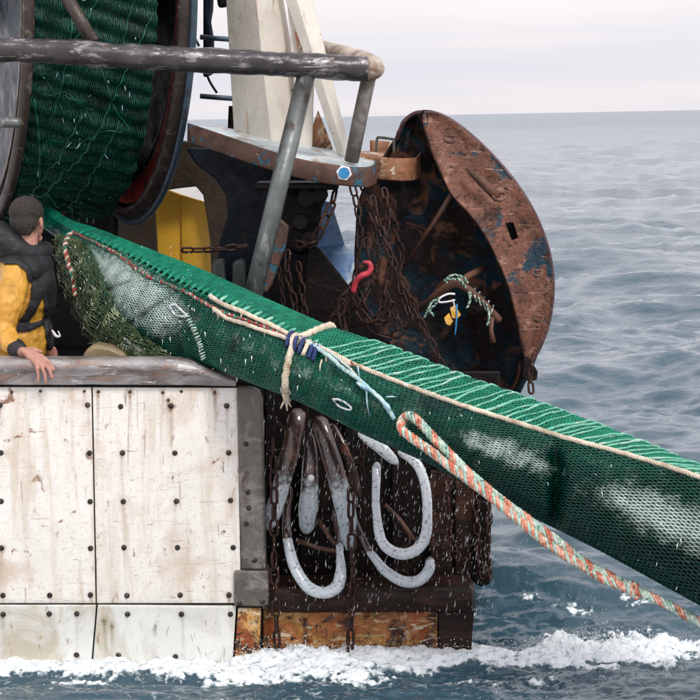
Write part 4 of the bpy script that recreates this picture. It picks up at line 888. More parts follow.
# orange and mint towing rope, doubled with an eye, then laid together
tow = thing('towing_rope', P(404, 420, 11.05), 'doubled orange and pale mint laid rope slanting down in front of the green net', 'rope')
def towline(pix, n=80): return [P(*q) for q in cr(pix, n)]
R1 = px(4.1, 11)
upper = [(404, 418, 11.10), (410, 415.5, 11.02), (418, 421, 10.98), (440, 444, 10.92), (470, 474, 10.88), (500, 499, 10.84), (530, 521, 10.8), (560, 543, 10.76), (590, 566, 10.72), (612, 577, 10.7), (632, 588, 10.66), (660, 601, 10.62), (700, 622, 10.56), (740, 643, 10.5), (790, 672, 10.44)]
lower = [(404, 418, 11.10), (401, 424, 11.02), (404, 432, 10.98), (425, 447, 10.92), (455, 470, 10.88), (486, 493, 10.84), (518, 519, 10.8), (548, 544, 10.75), (578, 563, 10.72), (600, 577, 10.7), (616, 584, 10.66), (632, 590.5, 10.64)]
rope('strand_pair', towline(upper, 140), R1, ['orangerope', 'orangerope', 'mintrope', 'mintrope', 'mintrope'], .12, tow, sides=7, amt=.78)
rope('strand_pair', towline(lower, 120), R1, ['mintrope', 'orangerope', 'orangerope', 'mintrope', 'orangerope'], .11, tow, sides=7, amt=.78)
for k in range(4):
    an = k * 1.4; c = P(630 + k * 2.2, 588 + k * 1.2, 10.64)
    pts = [c + RT * (.02 * math.cos(t_ + an) * .5) + UP * (.030 * math.sin(t_ + an)) + Vector((0, .030 * math.cos(t_ + an), 0)) for t_ in np.linspace(0, 5.5, 14)]
    MB().tube(pts, .011, 6).build('seizing_turn', M['orangerope' if k % 2 else 'mintrope'], tow, angle=180)

mb = MB()
for _ in range(900):
    pth = (upper, lower)[rnd.random() < .45]; k = rnd.random() * (len(pth) - 1.001); i_ = int(k); f_ = k - i_
    c = P(*[lerp(a_, b_, f_) for a_, b_ in zip(pth[i_], pth[i_ + 1])]); an = rnd.uniform(0, 6.283); d = RT * math.cos(an) + UP * math.sin(an) + Vector((0, rnd.uniform(-.6, .1), 0))
    a = c + d * R1 * .9; mb.tube([a, a + d * rnd.uniform(.003, .010) + Vector((rnd.gauss(0, .004), 0, rnd.gauss(-.002, .004)))], [.0008, .0004], 3, mi=rnd.randrange(2))
mb.build('rope_fuzz', [M['orangerope'], M['mintrope']], tow, kind='stuff', angle=180)
# loose net hanging at the left of the bag
loose = thing('loose_net', P(80, 330, 12.9), 'torn pale green and yellowish netting hanging beside the bag above the bulwark', 'net')
LA = cr([(55, 232, 13.4), (56, 262, 13.2), (66, 300, 13.0), (84, 335, 12.8), (104, 360, 12.6), (130, 368, 12.45)], 200)
LB = cr([(80, 240, 13.25), (94, 258, 12.95), (108, 292, 12.65), (130, 325, 12.45), (160, 345, 12.35), (200, 366, 12.26)], 200)
def looseS(u, v):
    a = np.stack([np.interp(u, np.linspace(0, 1, 200), LA[:, c]) for c in range(3)], -1); b = np.stack([np.interp(u, np.linspace(0, 1, 200), LB[:, c]) for c in range(3)], -1)
    q = a * (1 - v[:, None]) + b * v[:, None]; q[:, 2] -= .10 * np.sin(np.clip(v, 0, 1) * math.pi) + .03 * np.sin(u * 37 + v * 9) ; q[:, 0] += 1.2 * np.sin(u * 60 + v * 14) 
    p = Pn(q[:, 0], q[:, 1], q[:, 2]); n = np.tile(np.array([-.2, -.95, .2]), (len(u), 1)); return p, n
netting(looseS, 44, 15, .0025, 'net_twine', M['lime'], loose, kind='stuff', jit=.9, seed=8)
def looseS2(u, v): p, n = looseS(u, v * .9 + .05); return p + np.array([.01, .07, -.01]), n
netting(looseS2, 46, 16, .0026, 'net_twine', M['twine'], loose, kind='stuff', jit=1.0, seed=9)
rope('red_cord', PP([(70, 234, 13.15), (65, 246, 13.05), (68, 262, 12.98), (73, 278, 12.9), (75, 296, 12.85)], 50), px(2.3, 13), ['redrope', 'whiterope', 'redrope'], .05, loose)
mb = MB()
for _ in range(170):
    u, v = rnd.random(), rnd.random(); p, n_ = looseS(np.array([u]), np.array([v])); a = Vector(p[0]) + Vector((0, -.01, 0))
    d = Vector((rnd.gauss(.01, .02), rnd.gauss(-.01, .01), rnd.gauss(-.01, .02))); mb.tube([a, a + d * .5 + Vector((0, 0, .004)), a + d], [.003, .003, .001], 4)
mb.build('frayed_twine', M['lime'], loose, kind='stuff', angle=180)

# ------------------------------------------------------------------ chains
def link_mesh(L_, W_, r, name='link', m='chain', seg=18):
    pts = []; R = W_ / 2 - r; H = L_ / 2 - R - r
    for k in range(seg):
        a = 2 * math.pi * k / seg; pts.append(Vector((R * math.cos(a), 0, R * math.sin(a) + (H if math.sin(a) > 0 else -H if math.sin(a) < 0 else 0))))
    mb = MB(); mb.tube(pts, r, 6, closed=True)
    me = bpy.data.meshes.new(name); me.from_pydata([tuple(v) for v in mb.v], [], mb.f); me.materials.append(M[m])
    bm = bmesh.new(); bm.from_mesh(me); bmesh.ops.recalc_face_normals(bm, faces=bm.faces); bm.to_mesh(me); bm.free()
    me.polygons.foreach_set('use_smooth', [True] * len(me.polygons)); return me
LK = {'big': (link_mesh(.105, .058, .0085), .105 - .019), 'mid': (link_mesh(.078, .046, .0068), .078 - .0155), 'small': (link_mesh(.055, .032, .0045), .055 - .010)}
def chain(pix, size, label, group=None, n=120):
    me, step = LK[size]; pts = PP(pix, n); seg = [0]
    for a, b in zip(pts[:-1], pts[1:]): seg.append(seg[-1] + (b - a).length)
    root = thing('chain', pts[0], label, 'chain', group); A = np.array([list(p) for p in pts]); s = step / 2; i = 0
    while s < seg[-1]:
        c = Vector([float(np.interp(s, seg, A[:, k])) for k in range(3)]); e = Vector([float(np.interp(min(s + step * .4, seg[-1]), seg, A[:, k])) for k in range(3)]); b = Vector([float(np.interp(s - step * .4, seg, A[:, k])) for k in range(3)])
        t = (e - b).normalized(); q = Vector((0, 0, 1)).rotation_difference(t)
        q = q @ Quaternion((0, 0, 1), (math.pi / 2) * (i % 2) + .45 + rnd.uniform(-.25, .25))
        inst('link', me, c, root, q); s += step; i += 1
    return root
chain([(182, 250, 12.95), (200, 250, 12.95), (220, 249, 12.95), (250, 245, 12.97)], 'mid', 'dark chain stretched level in front of the yellow locker')
chain([(335, 190, 13.1), (332, 204, 13.05), (325, 220, 13.0), (317, 236, 13.0), (308, 245, 13.05), (294, 243, 13.15)], 'big', 'rusty chain looping below the platform beside the blue plate')
chain([(288, 250, 12.9), (287, 268, 12.9), (290, 286, 12.9), (294, 300, 12.9), (297, 325, 12.9)], 'mid', 'left of two short chains hanging behind the steel rail post')
chain([(298, 262, 12.95), (301, 280, 12.95), (303, 298, 12.95), (306, 322, 12.95)], 'mid', 'right of two short chains hanging behind the steel rail post')
chain([(352, 185, 13.0), (357, 205, 13.0), (360, 230, 12.95), (358, 258, 12.9), (353, 285, 12.9), (347, 318, 12.9), (348, 345, 12.9)], 'mid', 'rusty chain hanging beside the sea gap down to the red hook')
chain([(372, 196, 12.8), (378, 220, 12.75), (388, 248, 12.7), (398, 272, 12.7), (408, 292, 12.7), (420, 320, 12.7), (436, 352, 12.7), (444, 372, 12.7)], 'mid', 'long rusty chain slanting down across the trawl door')
chain([(384, 188, 12.85), (388, 212, 12.8), (386, 240, 12.78), (390, 262, 12.75), (386, 290, 12.74), (378, 315, 12.74), (364, 322, 12.75)], 'mid', 'rusty chain sagging in a loop left of the long slanting chain')
chain([(366, 238, 12.85), (370, 262, 12.8), (380, 286, 12.78), (392, 306, 12.75), (400, 330, 12.75)], 'mid', 'rusty chain right of the red hook hanging towards the net')
chain([(330, 325, 12.8), (342, 300, 12.8), (352, 285, 12.8), (362, 300, 12.78), (372, 318, 12.76), (384, 322, 12.75), (392, 304, 12.72)], 'mid', 'rusty chain festooned above the net by the diagonal brace')
chain([(531, 360, 12.6), (530, 376, 12.6), (532, 398, 12.58)], 'mid', 'short chain hanging from the lower tip of the trawl door')
chain([(273, 440, 12.0), (274, 500, 12.0), (274, 560, 11.99), (276, 610, 11.97), (277, 648, 11.97)], 'big', 'left of two chains hanging over the rust stained planks')
chain([(352, 470, 12.0), (351, 520, 12.0), (353, 570, 11.97), (351, 620, 11.97), (350, 660, 11.97)], 'big', 'right of two chains hanging over the rust stained planks')
chain([(366, 425, 12.35), (362, 460, 12.3), (364, 500, 12.3), (362, 545, 12.3)], 'small', 'thin chain hanging between the left and right fenders')
chain([(488, 490, 12.36), (489, 520, 12.36), (487, 550, 12.36), (491, 580, 12.36)], 'mid', 'outermost chain at the right edge of the rusty stern')
chain([(476, 500, 12.40), (477, 530, 12.38), (480, 560, 12.36), (484, 582, 12.36)], 'mid', 'chain just inside the right edge of the rusty stern')
chain([(445, 462, 12.44), (446, 500, 12.42), (452, 540, 12.4), (462, 562, 12.4), (474, 545, 12.4)], 'mid', 'chain loop on the brown plate right of the pale fenders')
chain([(290, 420, 12.4), (284, 450, 12.4), (286, 500, 12.4), (291, 560, 12.35)], 'small', 'thin chain behind the leftmost brown fender')

chain([(362, 180, 13.1), (366, 200, 13.1), (372, 222, 13.1), (376, 250, 13.1), (372, 280, 13.1), (360, 306, 13.05)], 'mid', 'rusty chain hanging far left inside the door, just right of the sea gap')
chain([(392, 200, 13.2), (396, 230, 13.2), (402, 255, 13.2), (400, 284, 13.15), (408, 312, 13.1)], 'mid', 'dark chain hanging behind the long slanting chain')
chain([(352, 296, 12.85), (360, 312, 12.82), (374, 330, 12.8), (390, 336, 12.8), (406, 326, 12.8), (412, 310, 12.8)], 'big', 'heavy chain sagging just above the net below the red hook')
chain([(344, 300, 12.78), (341, 312, 12.78), (344, 330, 12.78), (350, 350, 12.78)], 'big', 'heavy short chain dropping to the net left of the red hook')
chain([(274, 236, 13.2), (276, 256, 13.2), (280, 276, 13.2), (284, 306, 13.2)], 'small', 'thin chain close against the rusty cheek plate')
# red hook
rh = MB(); rh.tube(PP([(353, 292, 12.7), (356, 282, 12.68), (361, 276, 12.66), (368, 273, 12.66), (371, 268, 12.66), (369, 263, 12.66), (363, 262, 12.66)], 30), [px(a, 12.7) for a in np.interp(np.linspace(0, 1, 30), [0, .4, .8, 1], [2.6, 3.1, 2.6, 1.2])], 10)
tag(rh.build('chain_hook', M['redhook'], angle=180), 'small pinkish red hook among the rusty chains beside the door', 'hook')

# ------------------------------------------------------------------ trawl door
DOFF = 0.72                                        # the door hangs this much farther out than the chains
door = thing('trawl_door', P(450, 395, 12.8), 'big rusty oval trawl door with a broad pinkish crescent flange', 'trawl door')
def loft(A, B, nu, nv, dep=lambda u, v: 0.0):
    a, b = cr(A, nu), cr(B, nu); G = []
    for i in range(nu):
        row = []
        for j in range(nv):
            v = j / (nv - 1); q = a[i] * (1 - v) + b[i] * v; row.append(P(q[0], q[1], q[2] + dep(i / (nu - 1), v)))
        G.append(row)
    return G
def cut_slot(mb):                                  # opens the rectangular slot through the flange
    q = [(505, 223), (513, 222), (518, 238), (511, 240.5)]
    def inside(x, y):
        r = []
        for (x0, y0), (x1, y1) in zip(q, q[1:] + q[:1]): r.append((x1 - x0) * (y - y0) - (y1 - y0) * (x - x0) > 0)
        return all(r) or not any(r)
    def pix(c):
        d = Vector(c) - CAM; k = d.dot(fw); return 350 + F * d.dot(RT) / k, 350 - F * d.dot(UP) / k
    keep = []
    for f in mb.f:
        c = sum((Vector(mb.v[i]) for i in f), Vector()) / len(f)
        if not inside(*pix(c)): keep.append(f)
    mb.f = keep; mb.m = [0] * len(keep)
outer = [(424, 113), (437, 113.5), (454, 122), (472, 136), (492, 155), (512, 178), (530, 205), (543, 233), (551, 262), (553, 292), (549, 322), (541, 345), (532, 362)]
inner = [(424, 115), (426, 130), (431, 148), (439, 168), (451, 194), (464, 208), (477, 224), (489, 243), (500, 266), (509, 290), (517, 320), (522, 342), (526, 357)]
left = [(419, 113), (404, 121), (397, 138), (386, 152), (376, 168), (365, 185), (358, 205), (356, 235), (355, 262), (357, 290), (362, 318), (378, 345), (400, 368), (440, 392), (480, 408)]
outerb = [(422, 112), (428, 112), (434, 113), (440, 116), (458, 127), (474, 141), (493, 160), (512, 183), (528, 208), (540, 236), (547, 262), (548, 292), (545, 322), (536, 355), (516, 398)]
G = loft([(x, y, 13.05) for x, y in left], [(x, y, 12.80) for x, y in outerb], 60, 30, lambda u, v: .16 * math.sin(math.pi * v) + .006 * math.sin(v * 40 + u * 9))
mb = MB(); mb.grid(G); mb.build('door_plate', M['doorblue'], door, solid=.025)
MB().tube(PP([(396, 140, 12.98), (404, 122, 12.9), (414, 113.5, 12.86), (424, 112.5, 12.84), (434, 116, 12.84)], 30), px(2.2, 12.9), 8).build('plate_rim', M['rimred'] if 'rimred' in M else M.setdefault('rimred', mat('purple_brown_rim', (.075, .035, .04), [((.16, .08, .075), (20, 20, 20), .5, .66)], rough=.45, bump=.5)), door, angle=180)
G = loft([(x, y, 12.58 + .10 * abs(i - 6) / 6) for i, (x, y) in enumerate(inner)], [(x, y, 12.62 + .12 * abs(i - 6) / 6) for i, (x, y) in enumerate(outer)], 420, 110, lambda u, v: .04 * math.sin(math.pi * v) + .006 * pnoise(Vector((u * 12, v * 5, 0))))
mb = MB(); mb.grid(G); cut_slot(mb); cres = mb.build('crescent_flange', M['doorplate'], door, solid=.022)
MB().tube([P(x, y, 12.62 + .12 * abs(i / 79 * 12 - 6) / 6) for i, (x, y) in enumerate(cr(outer, 80))], px(2.0, 12.6), 8).build('flange_rim', M['rimred'], door, angle=180)
# rim web joining flange to plate
G = loft([(x, y, 12.64 + .12 * abs(i - 6) / 6) for i, (x, y) in enumerate(outer)], [(x, y, 12.86) for x, y in outerb], 60, 4)
mb = MB(); mb.grid(G); mb.build('rim_web', M['doorblue'], door, solid=.012)
G = loft([(x + 2, y, 12.62 + .08 * abs(i - 6) / 6) for i, (x, y) in enumerate(inner)], [(x + 3, y, 13.0) for x, y in inner], 60, 3)
mb = MB(); mb.grid(G); mb.build('inner_web', M['doorblue'], door, solid=.012)
MB().tube([P(452, 194, 12.75), P(430, 228, 12.82), (P(404, 266, 12.95))], [px(3, 12.8), px(2.2, 12.8), px(1.6, 12.9)], 8).build('stiffener_bar', M['rust'], door, angle=180)
MB().slab([(502, 219), (516, 218), (522, 242), (508, 245)], 12.74, .02).build('slot_backing', M['black'], door, smooth=False)
MB().tube([P(466, 168, 12.58), P(480, 180, 12.55), P(498, 198, 12.56)], [px(2, 12.6), px(5, 12.6), px(5.5, 12.6)], 10).build('towing_lug_bar', M['rust'], door, angle=180)
for (x, y, s) in ((450, 138, .85), (499, 195, 1.0), (537, 272, .75), (538, 318, .7)):
    sh = MB(); Yl = 12.56
    sh.tube(PP([(x - 6 * s, y - 4 * s, Yl), (x - 5 * s, y + 3 * s, Yl - .03), (x + 1, y + 5 * s, Yl - .05), (x + 6 * s, y + 2 * s, Yl - .03), (x + 7 * s, y - 3 * s, Yl)], 16), px(2.1 * s, 12.5), 8)
    sh.tube([P(x - 8 * s, y - 3 * s, Yl - .012), P(x + 9 * s, y - 2 * s, Yl - .012)], px(1.7 * s, 12.5), 8); sh.build('lug', M['rust'], door, angle=180)
mb = MB(); mb.slab([(524, 357), (532, 362), (538, 372), (537, 380), (529, 382), (522, 376)], 12.66, .04); mb.build('tip_lug', M['drust'], door, bevel=.006)
# bracket on the door face
bk_ = MB(); bk_.tube(PP([(418, 310, 12.76), (440, 292, 12.62), (454, 284, 12.56), (466, 288, 12.56), (480, 300, 12.58), (499, 320, 12.66)], 40), px(4.2, 12.6), 10)
bk_.tube([P(456, 284, 12.6), P(470, 275, 12.7), P(484, 268, 12.82)], px(3.8, 12.6), 10)
bk_.tube([P(492, 314, 12.64), P(491, 330, 12.6), P(493, 342, 12.62)], [px(3, 12.6), px(2.4, 12.6), px(3.4, 12.6)], 8)
bk_.build('towing_bracket', M['rust'], door, angle=180)
for i in range(7):
    if i == 1: continue
    x, y = 462 + i * 4.6, 283 + i * 4.4
    c = P(x, y, 12.57); pts = [c + UP * .030 * math.cos(t_) + Vector((0, -.030 * math.sin(t_), 0)) + RT * (.008 * t_ - .02) for t_ in np.linspace(-.5, 5.6, 14)]
    if i == 0:
        gr = thing('green_lashing', c, 'green and white rope lashed in turns round the bracket on the trawl door', 'rope')
    MB().tube(pts, .0052, 6).build('lashing_turn', M['greenrope'], gr, angle=180)
for q in ([(446, 283), (448, 277), (456, 275), (464, 278), (468, 283)], [(444, 280), (452, 279), (460, 280), (466, 288)], [(469, 292), (470, 300), (467, 308)], [(488, 308), (489, 318), (487, 326)], [(440, 298), (432, 302), (428, 310), (424, 318)], [(437, 303), (430, 310), (434, 316)]):
    rope('lashing_end', PP([(x, y, 12.5) for x, y in q], 24), px(1.15, 12.5), ['greenrope', 'mintrope'], .03, gr)
hk = MB().tube(PP([(455, 294, 12.5), (448, 294, 12.5), (440, 298, 12.5), (439, 302, 12.5), (446, 302, 12.5), (455, 300, 12.5)], 24), px(1.2, 12.5), 6).build('snap_hook', M['silver'], angle=180)
tag(hk, 'small silver snap hook hanging under the door bracket', 'hook')
tg = thing('yellow_tag', P(453, 318, 12.5), 'small yellow and orange plastic tag hanging under the bracket', 'tag')
MB().slab([(450, 308), (455, 305), (461, 315), (457, 319), (452, 318)], 12.49, .012).build('tag_plate', M['yellowtag'], tg, bevel=.002)
MB().slab([(444, 318), (449, 313), (453, 321), (450, 326), (446, 324)], 12.50, .012).build('tag_plate', M['yellowtag'], tg, bevel=.002)
MB().tube([P(453, 300, 12.5), P(455, 307, 12.49)], .004, 6).build('tag_ring', M['silver'], tg)
MB().tube(PP([(457, 304, 12.48), (456.5, 320, 12.48), (455, 335, 12.48)], 8), .0045, 6).build('tag_cord', M['bluestud'], tg, angle=180)

DOFF = 0.0
# ------------------------------------------------------------------ fenders
def fender(pix, w_, label, m='fender', n=44, squash=.55, att=None):
    pts = PP(pix, n); rs = [px(a / 2, 12.2) for a in np.interp(np.linspace(0, 1, n), np.linspace(0, 1, len(w_)), w_)]
    for i in (0, 1, 2): f_ = (.35, .7, .9)[i]; rs[i] *= f_; rs[-1 - i] *= f_
    o = MB().tube(pts, rs, 14, squash=squash, wob=.12, att=[float(np.interp(q, *att)) for q in np.linspace(0, 1, n)] if att else None).build('rubber_fender', M[m], angle=180)
    return tag(o, label, 'fender', 'rubber fenders hanging on the stern')
fender([(299, 408, 12.3), (296, 425, 12.25), (289, 456, 12.2), (281, 486, 12.15), (273, 512, 12.12), (268, 530, 12.12)], [15, 19, 19, 18, 18, 10], 'leftmost brown fender, slanting down left to a pale tip')
fender([(310, 432, 12.3), (311, 455, 12.26), (310, 480, 12.24), (308, 508, 12.22), (306, 534, 12.22)], [9, 15, 18, 20, 14], 'short brown fender with a white ball, between two longer ones')
fender([(318, 416, 12.25), (324, 434, 12.2), (333, 462, 12.15), (341, 492, 12.1), (347, 520, 12.1), (348, 550, 12.12)], [15, 18, 19, 20, 20, 10], 'brown fender slanting down right with a long pale lower half')
fender([(332, 424, 12.35), (342, 444, 12.3), (352, 468, 12.28), (360, 500, 12.28)], [7, 9, 9, 7], 'thin dark fender arm right of the brown ones', 'rubber')
fender([(291, 486, 12.28), (287, 510, 12.2), (287, 532, 12.1), (289, 548, 12.06), (296, 570, 12.0), (308, 587, 11.96), (324, 593, 11.94), (337, 586, 11.96), (341, 570, 12.0), (340, 553, 12.06), (338, 530, 12.2), (334, 505, 12.28)], [8, 8, 9, 11, 12, 13, 13, 14, 11, 8, 7, 7], 'pale U-shaped fender hooked low under the brown ones', 'fender', 90, att=([0, .2, .27, .80, .88, 1], [0, .35, .95, .95, .35, 0]))
fender([(377, 462, 12.2), (376, 480, 12.15), (376, 505, 12.1), (379, 532, 12.04), (386, 547, 12.0), (401, 554, 12.0), (417, 549, 12.0), (426, 533, 12.02), (427, 500, 12.08), (422, 474, 12.12), (413, 460, 12.15), (398, 451, 12.2)], [9, 9, 8, 10, 11, 12, 12, 11, 10, 10, 11, 8], 'largest pale ring-shaped fender on the right', 'palefender', 110)
fender([(350, 492, 12.3), (355, 520, 12.2), (366, 545, 12.12), (374, 557, 12.08), (386, 571, 12.04), (402, 581, 12.0), (418, 581, 12.0), (429, 570, 12.02), (430, 556, 12.08)], [8, 7, 7, 9, 11, 12, 12, 12, 8], 'pale curved fender hanging below the large ring', 'fender', 80, att=([0, .28, .40, .9, 1], [0, .35, .95, .95, .4]))
fender([(358, 433, 12.2), (370, 441, 12.16), (384, 451, 12.12), (398, 464, 12.12)], [6, 10, 13, 9], 'short pale fender end wedged at the top of the ring', 'palefender', 24)
bl_ = MB(); 
for i in range(9):
    a = i / 8 * math.pi; 
G = [[P(311, 478, 12.1) + Vector((math.sin(a) * math.cos(b), math.sin(a) * math.sin(b), math.cos(a))) * px(3.6, 12.1) for b in np.linspace(0, 2 * math.pi, 17)[:-1]] for a in np.linspace(0.02, math.pi - .02, 10)]
bl_.grid(G, closev=True); bl_.box(P(311, 478, 12.14), (.004, .03, .004)); tag(bl_.build('float_ball', M['plainwhite'], angle=180), 'small white ball on the short brown fender', 'ball')
# retaining bars behind the fenders
for i, q in enumerate([[(296, 540, 12.2), (318, 548, 12.18), (338, 552, 12.2)], [(385, 505, 12.25), (400, 520, 12.2), (414, 540, 12.18)], [(318, 520, 12.3), (335, 545, 12.2)]]):
    MB().tube(PP(q), px(2.4, 12.2), 8).build('fender_bar', M['rust'], boat, angle=180)

# ------------------------------------------------------------------ falling water
def drips():
    mb = MB()
    def drop(p, L_, r, tilt):
        d = Vector((tilt, rnd.uniform(-.1, .1), -1)).normalized() * L_; o = MB
        a = p; u = Vector((1, 0, 0)); w_ = Vector((0, 1, 0)); m_ = p + d * .55
        mb.add([a, m_ + u * r, m_ + w_ * r, m_ - u * r, m_ - w_ * r, p + d], [(0, 1, 2), (0, 2, 3), (0, 3, 4), (0, 4, 1), (5, 2, 1), (5, 3, 2), (5, 4, 3), (5, 1, 4)])
    yb = lambda x: float(np.interp(x, [180, 234, 303, 366, 426, 478, 540], [360, 376, 403, 435, 463, 492, 521]))
    for _ in range(1150):
        x = rnd.uniform(264, 495); y0 = yb(x); y = y0 + (615 - y0) * rnd.random() ** .9
        drop(P(x, y, rnd.uniform(11.75, 12.3)), rnd.uniform(.008, .030) * (1 + 1.2 * (rnd.random() < .25)), rnd.uniform(.0004, .0007) + .0012 * rnd.random() ** 3, rnd.uniform(-.32, -.12))
    for _ in range(130):
        x = rnd.uniform(70, 200); y = rnd.uniform(245, 350); drop(P(x, y, 12.1), rnd.uniform(.006, .02), rnd.uniform(.001, .002), -.1)
    for _ in range(260):
        x = rnd.uniform(500, 700); y0 = float(np.interp(x, [478, 540, 600, 660, 728], [500, 528, 560, 590, 626])); drop(P(x, y0 + rnd.random() ** 2 * 60, rnd.uniform(10.8, 11.4)), rnd.uniform(.006, .018), rnd.uniform(.0006, .0014), -.2)
    o = mb.build('falling_water', M['foamdrop'], kind='stuff', angle=180); o['label'] = 'water drops streaming from the underside of the net'
drips()

# ------------------------------------------------------------------ the fisherman
man = thing('person', P(20, 480, 12.7), 'person in yellow oilskin jacket and black life vest leaning on the bulwark, seen from behind', 'person')
class SB(MB):
    def ball(s, c, r, q=None, n=18):
        c = Vector(c); r = Vector(r) if hasattr(r, '__len__') else Vector((r, r, r)); G = []
        for a in np.linspace(.001, math.pi - .001, n):
            row = []
            for b in np.linspace(0, 2 * math.pi, n + 1)[:-1]:
                v = Vector((math.sin(a) * math.cos(b) * r.x, math.sin(a) * math.sin(b) * r.y, math.cos(a) * r.z))
                if q is not None: v = q @ v
                row.append(c + v)
            G.append(row)
        o = len(s.v); s.grid(G, closev=True); k = len(G[0]); s.f += [tuple(o + i for i in range(k)), tuple(o + (n - 1) * k + i for i in range(k))]; s.m += [0, 0]; return s
    def cap(s, a, ra, b, rb, sides=14, n=6):
        a, b = Vector(a), Vector(b); d = b - a; pts = []; rs = []
        t = d.normalized()
        for k in range(4): an = math.pi / 2 * (k + .15) / 4; pts.append(a - t * ra * math.cos(an)); rs.append(ra * math.sin(an))
        for k in range(n + 1): pts.append(a + d * k / n); rs.append(ra + (rb - ra) * k / n)
        for k in range(4): an = math.pi / 2 * (1 - (k + .85) / 4); pts.append(b + t * rb * math.cos(an)); rs.append(rb * math.sin(an))
        s.tube(pts, rs, sides); return s
    def chainp(s, l):
        for (a, ra), (b, rb) in zip(l[:-1], l[1:]): s.cap(a, ra, b, rb)
        return s
hf = Vector((.42, .905, -.06)).normalized(); hr = hf.cross(Vector((0, 0, 1))).normalized(); hu = hr.cross(hf)     # head frame
Q = Matrix((hr, hf, hu)).transposed().to_quaternion()
hc = P(28.5, 219, 12.66)
def hp(x, y, z): return hc + hr * x + hf * y + hu * z
neck = P(27, 252, 12.64); chest = P(24, 300, 12.68); pelv = P(14, 388, 12.68)
shR, elR, wrR = P(15, 274, 12.42), P(3, 332, 12.32), P(21, 352, 12.12)
shL, elL, wrL = P(36, 268, 12.92), P(38, 322, 13.0), P(40, 350, 12.85)
body = SB()
body.ball(hp(0, -.015, .03), (.085, .100, .090), Q, 24); body.ball(hp(0, .035, -.035), (.062, .070, .085), Q, 22)     # skull, face
body.ball(hp(0, .085, -.105), (.032, .03, .028), Q); body.cap(hp(0, .105, .0), .012, hp(0, .122, -.035), .015)         # chin, nose
body.cap(hp(-.02, .098, -.068), .008, hp(.02, .098, -.068), .008)                                                       # mouth
for s in (-1, 1):
    body.ball(hp(.03 * s, .09, .005), (.014, .012, .012), Q)
    body.ball(hp(.087 * s, -.005, -.022), (.010, .019, .032), Q @ Quaternion((0, 0, 1), .35 * s), 14); body.ball(hp(.084 * s, .004, -.05), (.007, .010, .012), Q, 10)
body.cap(hp(0, -.01, -.06), .056, neck + Vector((0, 0, -.02)), .062)
body.chainp([(neck + Vector((0, 0, -.05)), .07), (chest, .09), (pelv, .11)])
body.chainp([(shL, .06), (elL, .042), (wrL, .030)]); body.chainp([(shR, .055), (elR, .042), (wrR, .031)])
feet = P(10, 480, 12.7)
for dx, k in ((-.1, 0), (.1, 1)):
    hip = pelv + Vector((dx * .4, dx, 0)); kn = hip + Vector((.03, 0, -.42)); an = kn + Vector((-.03, 0, -.42)); body.chainp([(hip, .09), (kn, .06), (an, .04)]); body.cap(an, .04, an + Vector((.16, .05, -.04)), .03)
# right hand resting over the gunwale; palm, fingers, thumb
kd = [(34, 353, 12.0), (37, 356, 11.965), (37.5, 359.5, 11.94), (35.5, 362.5, 11.925)]
pl = P(28, 353, 12.03)
body.ball(pl, (.050, .045, .024), Quaternion((0, 1, 0), .45), 18); body.cap(wrR, .030, pl, .028)
for q in kd: body.cap(P(24, 351.5, 12.05), .022, P(*q), .0155)
tips = [[(42, 356, 11.945), (49, 362, 11.908), (54, 369.5, 11.905)], [(43.5, 361, 11.925), (49, 369, 11.902), (52, 377.5, 11.90)], [(41.5, 366, 11.91), (45, 374.5, 11.900), (46, 382.5, 11.90)], [(37, 368.5, 11.908), (38.5, 375.5, 11.902), (38, 382, 11.90)]]
rf = [.0108, .0112, .0108, .0095]
for k0, tp_, r_ in zip(kd, tips, rf):
    seq = [(P(*k0), r_ * 1.15)] + [(P(*q), r_ * (1 - .10 * i)) for i, q in enumerate(tp_)]; body.chainp(seq)
body.chainp([(P(27, 350, 12.05), .018), (P(34, 349.5, 12.07), .014), (P(41, 352, 12.06), .011)])     # thumb along the top
# left hand, holding on beyond the vest
lh = wrL
for k in range(4):
    b0 = lh + Vector((.05, -.01, .02 - k * .018)); body.chainp([(lh, .020), (b0, .012), (b0 + Vector((.035, -.01, -.01)), .009), (b0 + Vector((.045, .0, -.035)), .008)])
body.chainp([(lh, .018), (lh + Vector((.03, -.03, .03)), .012), (lh + Vector((.055, -.03, .03)), .010)])
bo = body.build('body', M['skin'], man, remesh=.0055, smooth_it=3)
# hair cap
hair = SB(); hair.ball(hp(0, -.022, .038), (.092, .104, .090), Q, 28); hair.ball(hp(0, -.05, -.012), (.080, .070, .078), Q, 24); hair.cap(hp(-.035, -.065, -.065), .028, hp(.035, -.065, -.065), .028)
for s in (-1, 1): hair.cap(hp(.066 * s, .025, .01), .018, hp(.070 * s, .028, -.02), .008)
_hs = None
ho = hair.build('hair', M['hair'], man, remesh=.006, smooth_it=2)
hs = MB(); rr_ = random.Random(4)
for _ in range(5200):
    a = rr_.uniform(0, 2 * math.pi); z = rr_.uniform(-.62, 1); q = math.sqrt(max(0, 1 - z * z)); dx, dy, dz_ = q * math.cos(a), q * math.sin(a), z
    if dy > .45 and z < .45: continue
    p = hp(dx * .092, -.022 + dy * .104, .038 + dz_ * .090) if z > -.2 else hp(dx * .080, -.05 + dy * .070, -.012 + (dz_ - .1) * .085)
    nrm = (hr * dx + hf * dy + hu * dz_).normalized(); t1 = nrm.cross(Vector((rr_.gauss(0, 1), rr_.gauss(0, 1), rr_.gauss(0, 1)))).normalized()
    tip = p + nrm * rr_.uniform(.003, .007) + hu * -.004 + t1 * .003
    hs.add([p - t1 * .0006, p + t1 * .0006, tip], [(0, 1, 2)])
hs.build('hair_strands', M['hair'], man, kind='stuff', angle=180, recalc=False)
